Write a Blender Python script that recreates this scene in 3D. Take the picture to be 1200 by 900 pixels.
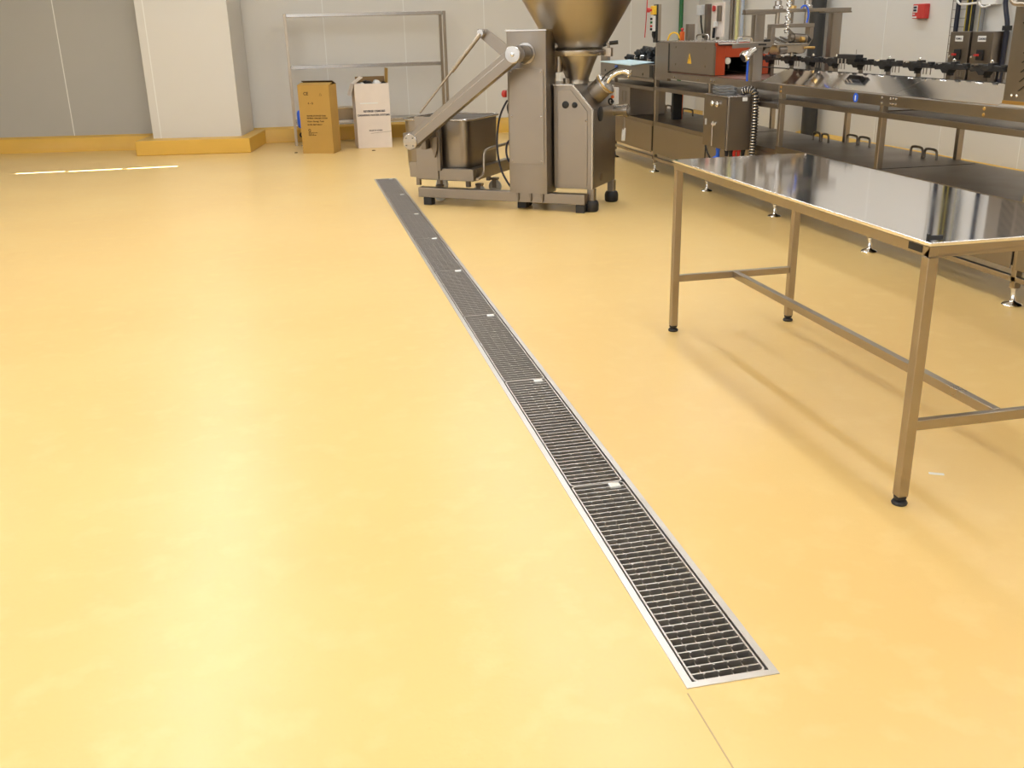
import bpy, bmesh, math, random
from mathutils import Vector, Matrix
random.seed(7)
PI = math.pi
S = bpy.context.scene
for o in list(bpy.data.objects): bpy.data.objects.remove(o, do_unlink=True)
COL = S.collection

# ------------------------------------------------------------------ camera
CAM_H = 1.5; FOC = 1141.3; YAW = 0.2081; PIT = 0.34996; ROLL = -0.0239
cy, sy, cp, sp = math.cos(YAW), math.sin(YAW), math.cos(PIT), math.sin(PIT)
Fv = Vector((sy*cp, cy*cp, -sp)); Rv = Vector((cy, -sy, 0)); Uv = Rv.cross(Fv)
R2 = math.cos(ROLL)*Rv + math.sin(ROLL)*Uv; U2 = -math.sin(ROLL)*Rv + math.cos(ROLL)*Uv
cd = bpy.data.cameras.new('camera'); cam = bpy.data.objects.new('camera', cd); COL.objects.link(cam)
cd.sensor_fit = 'HORIZONTAL'; cd.sensor_width = 36; cd.lens = FOC/1200*36; cd.clip_end = 200
M4 = Matrix((R2, U2, -Fv)).transposed().to_4x4(); M4.translation = Vector((0, 0, CAM_H)); cam.matrix_world = M4
S.camera = cam

# ------------------------------------------------------------------ light and exposure
S.view_settings.view_transform = 'Standard'; S.view_settings.look = 'None'
S.view_settings.gamma = 1; S.view_settings.use_curve_mapping = False
S.view_settings.exposure = 0.02
W = bpy.data.worlds.new('world'); S.world = W; W.use_nodes = True
W.node_tree.nodes['Background'].inputs[0].default_value = (0.85, 0.92, 1.0, 1)
W.node_tree.nodes['Background'].inputs[1].default_value = 2.2
def area(name, loc, size, power, color=(1, 1, 1), direction=(0, 0, -1), spread=180):
    l = bpy.data.lights.new(name, 'AREA'); l.shape = 'RECTANGLE'; l.size, l.size_y = size
    l.energy = power; l.color = color; l.spread = math.radians(spread)
    o = bpy.data.objects.new(name, l); COL.objects.link(o); o.location = loc
    d = Vector(direction).normalized()
    o.rotation_euler = d.to_track_quat('-Z', 'Y').to_euler()
    return o
CEIL = 4.3; LP = .205
LAMP = (.93, .965, 1.0)
for x, p, q in ((-4.6, 100, 1), (-1.2, 195, 1), (2.1, 165, .62), (5.0, 130, .62)):
    for y, k in ((-1.5, .95*q), (2.7, 1.05*q), (6.9, 1.15), (11.1, 1.0)):
        area('lamp_light', (x, y, CEIL-0.42), (0.16, 3.6), p*k*LP, LAMP)
        area('lamp_uplight', (x, y, CEIL-0.38), (0.16, 3.6), p*k*LP*.55, LAMP, (0, 0, 1))
# daylight through the windows of the left wall and the wall behind the camera
for y, p in ((-2.5, 34), (1.5, 30), (5.5, 20)):
    area('daylight', (-8.9, y, 2.1), (2.6, 2.4), p, (0.93, 0.97, 1.0), (1, 0, 0.12))
area('daylight', (-1.0, -5.9, 2.0), (6.0, 2.6), 28, (0.93, 0.97, 1.0), (0, 1, 0))
# sun high over the roof; only three slits between the roof panels let it in
sl = bpy.data.lights.new('sun', 'SUN'); sl.energy = 40; sl.angle = math.radians(.15); sl.color = (1, .97, .92)
COL.objects.link(bpy.data.objects.new('sun', sl))
SLITS = ((-3.30, -2.75, 12.82), (-2.70, -2.09, 12.79), (-2.03, -1.44, 12.785))

# ------------------------------------------------------------------ materials
def nt(m): return m.node_tree.nodes, m.node_tree.links
def mat(name, col, rough=0.5, metal=0.0, noise=None, bump=None, coat=0, spec=None, trans=0, alpha=None, rvar=0):
    """noise=(scale,amount,stretch xyz)  bump=(scale,strength,stretch)"""
    m = bpy.data.materials.new(name); m.use_nodes = True; N, L = nt(m); b = N['Principled BSDF']
    b.inputs['Base Color'].default_value = (*col, 1); b.inputs['Roughness'].default_value = rough
    b.inputs['Metallic'].default_value = metal; b.inputs['Coat Weight'].default_value = coat
    if coat: b.inputs['Coat Roughness'].default_value = 0.15
    if spec is not None: b.inputs['Specular IOR Level'].default_value = spec
    if trans: b.inputs['Transmission Weight'].default_value = trans
    tc = None
    def tex(scale, st):
        nonlocal tc
        if tc is None: tc = N.new('ShaderNodeTexCoord')
        mp = N.new('ShaderNodeMapping'); L.new(tc.outputs['Object'], mp.inputs['Vector'])
        mp.inputs['Scale'].default_value = st
        n = N.new('ShaderNodeTexNoise'); n.inputs['Scale'].default_value = scale; n.inputs['Detail'].default_value = 4
        L.new(mp.outputs[0], n.inputs['Vector']); return n
    if noise:
        sc, am, st = noise; n = tex(sc, st)
        mx = N.new('ShaderNodeMix'); mx.data_type = 'RGBA'
        mx.inputs[6].default_value = (*[max(0, c*(1-am)) for c in col], 1)
        mx.inputs[7].default_value = (*[min(1, c*(1+am)) for c in col], 1)
        L.new(n.outputs['Fac'], mx.inputs[0]); L.new(mx.outputs[2], b.inputs['Base Color'])
        if rvar:
            mr = N.new('ShaderNodeMapRange'); mr.inputs[3].default_value = rough-rvar; mr.inputs[4].default_value = rough+rvar
            mr.inputs[1].default_value = .3; mr.inputs[2].default_value = .7
            L.new(n.outputs['Fac'], mr.inputs[0]); L.new(mr.outputs[0], b.inputs['Roughness'])
    if bump:
        sc, am, st = bump; n = tex(sc, st); bp = N.new('ShaderNodeBump'); bp.inputs['Strength'].default_value = am
        bp.inputs['Distance'].default_value = 0.01
        L.new(n.outputs['Fac'], bp.inputs['Height']); L.new(bp.outputs[0], b.inputs['Normal'])
    return m
M = {}
M['steel'] = mat('brushed_steel', (.30, .265, .23), .35, 1, (3, .10, (1, 1, 1)), (60, .10, (1, 1, 8)), rvar=.06)
M['hopper'] = mat('hopper_steel', (.40, .36, .305), .32, 1, (2, .08, (1, 1, 1)))
M['steel_dark'] = mat('dull_steel', (.25, .215, .18), .40, 1, (4, .12, (1, 1, 1)), (60, .08, (8, 1, 1)), rvar=.06)
M['steel_bright'] = mat('bright_steel', (.48, .455, .43), .27, 1, (5, .06, (1, 1, 1)))
M['steel_sheet'] = mat('polished_sheet', (.97, .95, .96), .08, 1, (2, .03, (1, 1, 1)), (1.2, .02, (1, 1, 1)))
M['steel_top'] = mat('table_sheet', (.96, .95, .98), .07, 1, (2, .03, (1, 1, 1)), (1.2, .03, (1, 1, 1)), rvar=.02)
M['steel_frame'] = mat('satin_tube', (.40, .345, .28), .32, 1, (6, .12, (1, 1, 1)), rvar=.05)
M['grate'] = mat('grate_steel', (.62, .585, .555), .45, 1, (8, .1, (1, 1, 1)))
M['grate_frame'] = mat('frame_steel', (.68, .66, .645), .40, 1, (8, .1, (1, 1, 1)))
M['grate_dark'] = mat('drain_channel', (.15, .138, .13), .55, .2)
M['chrome'] = mat('chrome', (.85, .84, .83), .07, 1)
M['brass'] = mat('brass', (.72, .48, .18), .3, 1)
M['rubber'] = mat('black_rubber', (.018, .018, .02), .55)
M['black'] = mat('black_plastic', (.012, .012, .013), .5, noise=(20, .3, (1, 1, 1)))
M['grey'] = mat('grey_plastic', (.22, .22, .22), .5)
M['greyl'] = mat('pale_grey_paint', (.55, .55, .54), .45)
M['white'] = mat('white_plastic', (.80, .79, .77), .4)
M['red'] = mat('red_plastic', (.55, .035, .03), .35)
M['redorange'] = mat('red_paint', (.45, .062, .016), .4, noise=(5, .1, (1, 1, 1)))
M['orange'] = mat('orange_plastic', (.85, .16, .03), .4)
M['yellow'] = mat('yellow_plastic', (.90, .55, .03), .4)
M['blue'] = mat('blue_plastic', (.02, .12, .75), .35)
M['navy'] = mat('navy_cable', (.010, .012, .028), .45)
M['cable_yellow'] = mat('cable_yellow', (.50, .38, .05), .5)
M['green'] = mat('green_pipe_paint', (.02, .16, .05), .4)
M['pale_blue'] = mat('pale_blue_board', (.60, .80, .90), .45)
M['cardboard'] = mat('brown_cardboard', (.50, .30, .07), .8, noise=(6, .06, (1, 1, 1)), bump=(3, .3, (1, 1, 1)))
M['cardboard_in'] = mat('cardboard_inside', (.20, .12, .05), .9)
M['whitecard'] = mat('white_cardboard', (.78, .69, .62), .75, noise=(5, .07, (1, 1, 1)), bump=(4, .5, (1, 1, 1)))
M['ink'] = mat('print_ink', (.03, .03, .05), .7)
M['ink_brown'] = mat('brown_ink', (.12, .07, .02), .8)
M['ink_red'] = mat('red_ink', (.6, .12, .05), .8)
M['kerb'] = mat('kerb_paint', (.74, .45, .07), .45, noise=(4, .07, (1, 1, 1)), coat=.2)
M['wall_shaded'] = mat('shaded_wall_panel', (.45, .445, .425), .55, noise=(1.2, .02, (1, 1, 1)))  # wall panel with the dimmer light of the left stretch darkened into its colour
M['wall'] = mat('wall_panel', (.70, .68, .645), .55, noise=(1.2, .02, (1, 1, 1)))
M['seal'] = mat('joint_seal', (.82, .82, .80), .5)
M['ceil'] = mat('ceiling_panel', (.78, .78, .76), .6)
M['belt'] = mat('brown_belt', (.25, .12, .09), .5)
M['glass'] = mat('window_glass', (1, 1, 1), .02, 0, trans=1)

def floor_mat():
    m = bpy.data.materials.new('yellow_resin_floor'); m.use_nodes = True; N, L = nt(m); b = N['Principled BSDF']
    tc = N.new('ShaderNodeTexCoord')
    def noise(sc, det=4, st=(1, 1, 1)):
        mp = N.new('ShaderNodeMapping'); mp.inputs['Scale'].default_value = st; L.new(tc.outputs['Object'], mp.inputs[0])
        n = N.new('ShaderNodeTexNoise'); n.inputs['Scale'].default_value = sc; n.inputs['Detail'].default_value = det
        L.new(mp.outputs[0], n.inputs[0]); return n
    def mix(a, bcol, fac):
        x = N.new('ShaderNodeMix'); x.data_type = 'RGBA'
        for i, v in ((6, a), (7, bcol)):
            if isinstance(v, tuple): x.inputs[i].default_value = (*v, 1)
            else: L.new(v, x.inputs[i])
        L.new(fac, x.inputs[0]); return x.outputs[2]
    def ramp(src, a, bb):
        r = N.new('ShaderNodeMapRange'); r.inputs[1].default_value = a; r.inputs[2].default_value = bb; L.new(src, r.inputs[0]); return r.outputs[0]
    n1 = noise(.8); n2 = noise(7, 6); n3 = noise(90, 2); n4 = noise(1.7, 5)
    c = mix((.83, .575, .225), (.86, .615, .25), ramp(n1.outputs[0], .35, .65))
    c = mix(c, (.88, .645, .285), ramp(n2.outputs[0], .52, .8))
    c = mix(c, (.80, .535, .195), ramp(n4.outputs[0], .66, .80))
    c = mix(c, (.78, .55, .22), ramp(n3.outputs[0], .66, .9))
    L.new(c, b.inputs['Base Color'])
    r = N.new('ShaderNodeMapRange'); r.inputs[3].default_value = .26; r.inputs[4].default_value = .42; L.new(n2.outputs[0], r.inputs[0]); L.new(r.outputs[0], b.inputs['Roughness'])
    bp = N.new('ShaderNodeBump'); bp.inputs['Strength'].default_value = .12; bp.inputs['Distance'].default_value = .004
    n5 = noise(45, 3); L.new(n5.outputs[0], bp.inputs['Height']); L.new(bp.outputs[0], b.inputs['Normal'])
    return m
M['floor'] = floor_mat()

# ------------------------------------------------------------------ mesh helpers
def Rz(a): return Matrix.Rotation(a, 4, 'Z')
class MB:
    def __init__(s): s.bm = bmesh.new()
    def poly(s, pts, faces):
        v = [s.bm.verts.new(p) for p in pts]
        for f in faces:
            try: s.bm.faces.new([v[i] for i in f])
            except ValueError: pass
        return s
    def box(s, x0, x1, y0, y1, z0, z1, m=None):
        c = [Vector((x, y, z)) for z in (z0, z1) for y in (y0, y1) for x in (x0, x1)]
        if m: c = [m @ p for p in c]
        s.poly(c, [(0, 2, 3, 1), (4, 5, 7, 6), (0, 1, 5, 4), (2, 6, 7, 3), (0, 4, 6, 2), (1, 3, 7, 5)]); return s
    def bar(s, a, b, w, h=None, up=(0, 0, 1)):
        """square bar from a to b: w wide, h high"""
        a, b = Vector(a), Vector(b); h = h or w; d = (b-a); l = d.length; d.normalize()
        u = Vector(up)
        if abs(d.dot(u)) > .99: u = Vector((1, 0, 0))
        x = d.cross(u).normalized(); z = x.cross(d)
        m = Matrix((x, d, z)).transposed().to_4x4(); m.translation = a
        return s.box(-w/2, w/2, 0, l, -h/2, h/2, m)
    def prism(s, pts2, a, b, plane='xz'):
        """closed outline extruded; plane xz (extrude y a..b), yz (x), xy (z)"""
        f = {'xz': lambda p, t: (p[0], t, p[1]), 'yz': lambda p, t: (t, p[0], p[1]), 'xy': lambda p, t: (p[0], p[1], t)}[plane]
        n = len(pts2); v = [f(p, a) for p in pts2]+[f(p, b) for p in pts2]
        s.poly(v, [tuple(range(n))[::-1], tuple(range(n, 2*n))]+[(i, (i+1) % n, n+(i+1) % n, n+i) for i in range(n)]); return s
    def lathe(s, prof, origin=(0, 0, 0), axis=(0, 0, 1), seg=24, a0=0, a1=2*PI):
        o = Vector(origin); z = Vector(axis).normalized(); t = Vector((1, 0, 0)) if abs(z.x) < .9 else Vector((0, 1, 0))
        x = t.cross(z).normalized(); y = z.cross(x); full = abs(a1-a0-2*PI) < 1e-6
        rings = []
        for r, h in prof:
            rings.append([s.bm.verts.new(o+z*h+(x*math.cos(a)+y*math.sin(a))*max(r, 1e-5)) for a in [a0+(a1-a0)*i/(seg if full else seg-1) for i in range(seg)]])
        for A, B in zip(rings, rings[1:]):
            for i in range(seg if full else seg-1):
                j = (i+1) % seg; s.bm.faces.new((A[i], A[j], B[j], B[i]))
        return s
    def cyl(s, a, b, r, r2=None, seg=20, capped=True):
        a, b = Vector(a), Vector(b); l = (b-a).length; r2 = r if r2 is None else r2
        prof = [(0, 0)]*capped+[(r, 0), (r2, l)]+[(0, l)]*capped
        return s.lathe(prof, a, b-a, seg)
    def tube(s, pts, r, seg=8, smooth=0, flat=None):
        P = [Vector(p) for p in pts]
        for _ in range(smooth):
            Q = [P[0]]
            for a, b in zip(P, P[1:]): Q += [a*.75+b*.25, a*.25+b*.75]
            P = Q+[P[-1]]
        prev = None; rings = []
        for i, p in enumerate(P):
            d = ((P[min(i+1, len(P)-1)]-P[max(i-1, 0)])).normalized()
            if prev is None: prev = d.orthogonal().normalized()
            prev = (prev-d*prev.dot(d)).normalized(); q = d.cross(prev)
            rings.append([s.bm.verts.new(p+(prev*math.cos(2*PI*k/seg)+q*math.sin(2*PI*k/seg))*r) for k in range(seg)])
        for A, B in zip(rings, rings[1:]):
            for i in range(seg): s.bm.faces.new((A[i], A[(i+1) % seg], B[(i+1) % seg], B[i]))
        s.bm.faces.new(rings[0][::-1]); s.bm.faces.new(rings[-1]); return s
    def ring(s, c, axis, R, r, seg=20, sub=8):
        prof = [(R+r*math.cos(a), r*math.sin(a)) for a in [2*PI*i/sub for i in range(sub+1)]]
        return s.lathe(prof, c, axis, seg)
    def build(s, name, m, parent=None, bevel=0, smooth=True, world=False):
        me = bpy.data.meshes.new(name)
        if parent is not None and world:
            s.bm.transform(parent['_m'] if False else (Matrix.Translation(parent.location) @ Rz(parent.rotation_euler.z)).inverted())
        bmesh.ops.remove_doubles(s.bm, verts=s.bm.verts, dist=1e-6)
        bmesh.ops.recalc_face_normals(s.bm, faces=s.bm.faces)
        s.bm.to_mesh(me); s.bm.free(); me.materials.append(M[m] if isinstance(m, str) else m)
        o = bpy.data.objects.new(name, me); COL.objects.link(o)
        if parent is not None: o.parent = parent
        if smooth:
            for p in me.polygons: p.use_smooth = True
            me.set_sharp_from_angle(angle=math.radians(38))
        if bevel:
            b = o.modifiers.new('bevel', 'BEVEL'); b.width = bevel; b.segments = 2; b.limit_method = 'ANGLE'; b.angle_limit = math.radians(50)
            b.harden_normals = True
        return o
def tag(o, label=None, cat=None, group=None, kind=None):
    if label: o['label'] = label
    if cat: o['category'] = cat
    if group: o['group'] = group
    if kind: o['kind'] = kind
    return o
def thing(name, label, cat, loc=(0, 0, 0), rz=0, group=None):
    o = bpy.data.objects.new(name, None); COL.objects.link(o); o.location = loc; o.rotation_euler.z = rz
    o.empty_display_size = .1
    return tag(o, label, cat, group)
def copy_tree(o, loc=None, rz=None, label=None):
    c = o.copy(); COL.objects.link(c)
    if loc is not None: c.location = loc
    if rz is not None: c.rotation_euler.z = rz
    if label: c['label'] = label
    for ch in list(o.children):
        k = ch.copy(); COL.objects.link(k); k.parent = c
        for g in list(ch.children):
            q = g.copy(); COL.objects.link(q); q.parent = k
    return c
def rrect(x0, x1, z0, z1, r, n=5, corners=(1, 1, 1, 1)):
    """rounded rectangle outline; corners: bl, br, tr, tl"""
    P = []
    for (cx, cz, a, k, px, pz) in ((x0+r, z0+r, PI, 0, x0, z0), (x1-r, z0+r, 1.5*PI, 1, x1, z0), (x1-r, z1-r, 0, 2, x1, z1), (x0+r, z1-r, .5*PI, 3, x0, z1)):
        if corners[k]: P += [(cx+r*math.cos(a+PI/2*i/n), cz+r*math.sin(a+PI/2*i/n)) for i in range(n+1)]
        else: P.append((px, pz))
    return P
def text_mesh(name, body, size, m, mw, parent=None, align='LEFT', ext=.0006):
    c = bpy.data.curves.new(name, 'FONT'); c.body = body; c.size = size; c.extrude = ext; c.align_x = align; c.offset = size*.035
    t = bpy.data.objects.new(name, c); COL.objects.link(t)
    dg = bpy.context.evaluated_depsgraph_get(); me = bpy.data.meshes.new_from_object(t.evaluated_get(dg))
    bpy.data.objects.remove(t, do_unlink=True)
    if parent is not None: mw = (Matrix.Translation(parent.location) @ Rz(parent.rotation_euler.z)).inverted() @ mw
    me.transform(mw); me.materials.clear(); me.materials.append(M[m])
    o = bpy.data.objects.new(name, me); COL.objects.link(o)
    if parent is not None: o.parent = parent
    return o
def frame_m(o, x, y):      # matrix from origin, x axis and y axis (text lies in x/y)
    x = Vector(x).normalized(); y = Vector(y).normalized(); z = x.cross(y)
    m = Matrix((x, y, z)).transposed().to_4x4(); m.translation = Vector(o); return m

# ------------------------------------------------------------------ room
XL, XR, YF, YB = -9.0, 6.3, -6.0, 15.17
DX0, DX1, DY0, DY1 = 0.800, 1.033, 1.822, 10.735      # the drain opening
KY = 15.05                                            # kerb front on the back wall
f = MB(); T = .25
for x0, x1, y0, y1 in ((XL-.3, DX0, YF-.3, 17), (DX1, XR+.3, YF-.3, 17), (DX0, DX1, YF-.3, DY0), (DX0, DX1, DY1, 17)):
    f.box(x0, x1, y0, y1, -T, 0)
tag(f.build('floor', 'floor', smooth=False), kind='structure')
def wall(name, mb, m='wall'): return tag(mb.build(name, m, smooth=False), kind='structure')
wall('wall_back', MB().box(-1.5, XR+.2, YB, YB+.15, 0, CEIL))
# left stretch of the back wall stands a little askew behind the pillar
aL = math.radians(-9.2); ML = Matrix.Translation((-4.076, 15.235, 0)) @ Rz(aL)
wall('wall_back_left', MB().box(-5.4, 2.9, .11, .26, 0, CEIL, ML), 'wall_shaded')
wall('wall_right', MB().box(XR, XR+.15, YF, YB+.1, 0, CEIL))
w = MB()
ys = [YF]; 
for y in (-2.5, 1.5, 5.5):
    w.box(XL-.2, XL, ys[-1], y-1.35, 0, CEIL); w.box(XL-.2, XL, y-1.35, y+1.35, 0, .85); w.box(XL-.2, XL, y-1.35, y+1.35, 3.35, CEIL); ys.append(y+1.35)
w.box(XL-.2, XL, ys[-1], 16.5, 0, CEIL)
wall('wall_left', w)
w = MB(); w.box(XL, -4.1, YF-.2, YF, 0, CEIL); w.box(2.1, XR, YF-.2, YF, 0, CEIL); w.box(-4.1, 2.1, YF-.2, YF, 0, .6); w.box(-4.1, 2.1, YF-.2, YF, 3.35, CEIL)
wall('wall_front', w)
for i, (cx, cyy, ax) in enumerate(((XL-.1, -2.5, 'y'), (XL-.1, 1.5, 'y'), (XL-.1, 5.5, 'y'), (-1, YF-.1, 'x'))):
    fr = MB(); h = 1.35 if ax == 'y' else 3.1; z0, z1 = (.85 if ax == 'y' else .6), 3.35
    for t in ([-h, h-.06, -.03] if ax == 'y' else [-h, h-.06, -1.06, 1.0]):
        if ax == 'y': fr.box(cx-.04, cx+.04, cyy+t, cyy+t+.06, z0, z1)
        else: fr.box(cx+t, cx+t+.06, cyy-.04, cyy+.04, z0, z1)
    for z in (z0, z1-.06):
        if ax == 'y': fr.box(cx-.04, cx+.04, cyy-h, cyy+h, z, z+.06)
        else: fr.box(cx-h, cx+h, cyy-.04, cyy+.04, z, z+.06)
    tag(fr.build('window_%d' % (i+1), 'white', smooth=False), kind='structure')
CB_ = MB(); CB_.box(XL-.2, XR+.2, YF-.2, 12.70, CEIL, CEIL+.1).box(XL-.2, XR+.2, 12.90, 17, CEIL, CEIL+.1)
xs = [XL-.2]
for x0, x1, y in SLITS:
    CB_.box(xs[-1], x0, 12.70, 12.90, CEIL, CEIL+.1); CB_.box(x0, x1, 12.70, y-.028, CEIL, CEIL+.1); CB_.box(x0, x1, y+.028, 12.90, CEIL, CEIL+.1); xs.append(x1)
CB_.box(xs[-1], XR+.2, 12.70, 12.90, CEIL, CEIL+.1)
tag(CB_.build('ceiling', 'ceil', smooth=False), kind='structure')
# pillar on its plinth
pa = math.radians(-8.95); MP = Matrix.Translation((-2.10, 14.137, 0)) @ Rz(pa)
wall('wall_pillar', MB().prism(rrect(.20, 1.375, .30, 1.6, .012), .15, CEIL, 'xy') if False else MB().box(.17, 1.36, .30, 1.2, .1, CEIL, MP))
tag(MB().box(0, 1.523, 0, 1.25, 0, .195, MP).build('baseboard_pillar', 'kerb', bevel=.012), kind='structure')
def kerb(name, pts_m, x0, x1):
    prof = [(0, 0), (.006, .16), (.02, .19), (.118, .215), (.118, 0)]
    b = MB(); b.prism(prof, x0, x1, 'yz'); b.bm.transform(pts_m); return tag(b.build(name, 'kerb'), kind='structure')
kerb('baseboard_back_left', ML, -5.3, 2.35)
kerb('baseboard_back', Matrix.Translation((0, KY, 0)), -.75, XR)
kerb('baseboard_right', Matrix.Translation((XR-.118, 0, 0)) @ Rz(-PI/2), -YB, -YF)
# panel joints: thin sealed strips
j = MB()
for x in (.56, 1.72, 2.91, 4.07, 5.2): j.box(x-.006, x+.006, YB-.003, YB+.01, .2, CEIL)
tag(j.build('trim_1', 'seal', smooth=False), kind='structure')
j = MB(); 
for x in (1.03, -.2, -1.4, -2.6): j.box(x-.006, x+.006, .107, .12, .2, CEIL, ML)
j.box(.27, .282, .297, .31, .195, CEIL, MP)
tag(j.build('trim_2', 'seal', smooth=False), kind='structure')
j = MB()
for y in (10.02, 8.87-.02, 7.7, 6.5, 5.3): j.box(XR-.003, XR+.01, y-.005, y+.005, .2, CEIL)
tag(j.build('trim_3', 'seal', smooth=False), kind='structure')
# covers of the pillar corner profile beside the back wall
tag(MB().box(-.80, -.72, YB-.05, YB, .2, CEIL).build('trim_4', 'seal', smooth=False), kind='structure')
# pillar and door-frame strip on the right wall
wall('wall_right_pillar', MB().box(6.02, XR, 11.62, 12.75, 0, CEIL))
wall('wall_corner_boxing', MB().box(6.16, XR, 13.95, 14.5, 0, CEIL))

# floor joint beyond the drain end
tag(MB().box(.789, .7925, .2, DY0-.02, 0, .0012).build('trim_5', mat('old_joint', (.56, .42, .24), .8), smooth=False), kind='structure')

# ------------------------------------------------------------------ drain
t = thing('floor_drain', 'long stainless steel drain channel set into the yellow floor', 'drain', (DX0, DY0, 0))
c = MB()
c.box(DX0+.001, DX0+.006, DY0, DY1, -.16, -.03).box(DX1-.006, DX1-.001, DY0, DY1, -.16, -.03).box(DX0, DX1, DY0, DY1, -.165, -.16)
c.box(DX0, DX1, DY0+.001, DY0+.006, -.16, -.03).box(DX0, DX1, DY1-.006, DY1-.001, -.16, -.03)
c.build('channel', 'grate_dark', t, smooth=False, world=True)
fr = MB(); e = .016
for x0, x1, y0, y1 in ((DX0-.004, DX0+e, DY0-.004, DY1+.004), (DX1-e, DX1+.004, DY0-.004, DY1+.004), (DX0+e, DX1-e, DY0-.004, DY0+e), (DX0+e, DX1-e, DY1-e, DY1+.004)):
    fr.box(x0, x1, y0, y1, -.032, .0025)
fr.build('frame', 'grate_frame', t, world=True, smooth=False)
ng = 8; GL = (DY1-DY0-2*e)/ng
def grating():
    r = thing('drain_grating', '', 'grating', (DX0+e+.006, DY0+e, 0), 0, 'gratings along the floor drain')
    w = DX1-DX0-2*e-.012; l = GL-.004
    b = MB(); o = .0
    P = rrect(0, w, 0, l, .014, 4); Q = rrect(.005, w-.005, .005, l-.005, .010, 4); n = len(P)
    vs = [(p[0], p[1], z) for z in (.001, -.026) for p in P]+[(p[0], p[1], z) for z in (.001, -.026) for p in Q]
    F = []
    for i in range(n):
        k = (i+1) % n
        F += [(i, k, n+k, n+i), (2*n+i, 3*n+i, 3*n+k, 2*n+k), (i, 2*n+i, 2*n+k, k), (n+i, n+k, 3*n+k, 3*n+i)]
    b.poly(vs, F); b.build('rim', 'grate', r, smooth=False)
    c = MB(); nb = 36; step = l/(nb+1)
    for i in range(nb):
        y = step*(i+1); c.box(.005, w-.005, y-.0021, y+.0021, -.024, 0)
    c.build('bearing_bars', 'grate', r, smooth=False)
    d = MB()
    for k in range(1, 5):
        x = w*k/5
        d.box(x-.0015, x+.0015, .005, l-.005, -.020, -.012)
        for i in range(nb):
            y = step*(i+1); d.box(x-.0022, x+.0022, y-.005, y-.0005, -.010, -.001)
    d.build('cross_rods', 'grate', r, smooth=False)
    MB().box(w*.70, w*.90, l-.036, l-.006, -.006, .0015).build('lifting_tag', 'seal', r, smooth=False)
    return r
g0 = grating()
labs = ['ladder pattern drain grating nearest the camera, at the end where the floor joint starts', 'second drain grating counted from the near end of the floor drain',
        'third drain grating counted from the near end of the floor drain', 'fourth drain grating counted from the near end of the floor drain',
        'fourth drain grating counted from the far end, left of the far table legs', 'third drain grating counted from the far end of the floor drain',
        'second drain grating counted from the far end of the drain', 'last drain grating at the far end, left of the bin lift']
for i in range(ng):
    g = g0 if i == 0 else copy_tree(g0, (DX0+e+.006, DY0+e+GL*i, 0))
    g['label'] = labs[i]

# ------------------------------------------------------------------ work table
TX0, TX1, TY0, TY1, TZ = 1.815, 2.50, 2.53, 4.60, .875
t = thing('work_table', 'stainless steel work table with mirror-like top and H-shaped lower rails', 'table', (TX0, TY0, 0))
a = MB().box(TX0-.006, TX1+.006, TY0-.006, TY1+.006, TZ-.012, TZ)
a.build('tabletop', 'steel_top', t, bevel=.003, world=True)
b = MB(); s_ = .04
for x0, x1, y0, y1 in ((TX0, TX1, TY0, TY0+.03), (TX0, TX1, TY1-.03, TY1), (TX0, TX0+.03, TY0, TY1), (TX1-.03, TX1, TY0, TY1)):
    b.box(x0, x1, y0, y1, TZ-.046, TZ-.0125)
b.build('apron', 'steel_frame', t, bevel=.003, world=True)
for x in (TX0, TX1-.036):
    for y in (TY0, TY1-.036):
        l = MB().box(x, x+.036, y, y+.036, .030, TZ-.0465).build('leg', 'steel_frame', t, bevel=.003, world=True)
        cx, c_ = x+.018, y+.018
        ft = MB().lathe([(0, 0), (.024, 0), (.026, .006), (.022, .013), (.013, .016), (.013, .021), (.020, .022), (.021, .0305), (0, .0305)], (cx-TX0, c_-TY0, 0)).build('foot', 'rubber', l)
for y in (TY0+.018, TY1-.018):
    MB().box(TX0+.036, TX1-.036, y-.013, y+.013, .262, .297).build('end_rail', 'steel_frame', t, bevel=.003, world=True)
MB().box(2.145, 2.175, TY0+.031, TY1-.031, .262, .297).build('long_rail', 'steel_frame', t, bevel=.003, world=True)
p = MB().box(TX0-.0015, TX0+.001, TY0+.035, TY0+.105, TZ-.038, TZ-.016).build('maker_plate', 'black', t, world=True, smooth=False); p['label'] = 'small black maker plate near the table corner'
k = MB(); k.box(0, .045, 0, .008, 0, .007); k.box(0, .006, 0, .014, 0, .012)
o = k.build('plastic_clip', 'black'); o.location = (1.846, 2.588, TZ); o.rotation_euler.z = math.radians(-12)
tag(o, 'tiny black plastic clip lying near the front corner of the steel work table', 'clip')
# paper scrap under the table
q = MB(); q.box(0, .05, 0, .014, 0, .002); o = q.build('paper_scrap', 'white', smooth=False); o.location = (2.06, 2.72, 0); o.rotation_euler.z = -.5
tag(o, 'small pale scrap lying on the floor under the near end of the work table', 'scrap')

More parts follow.
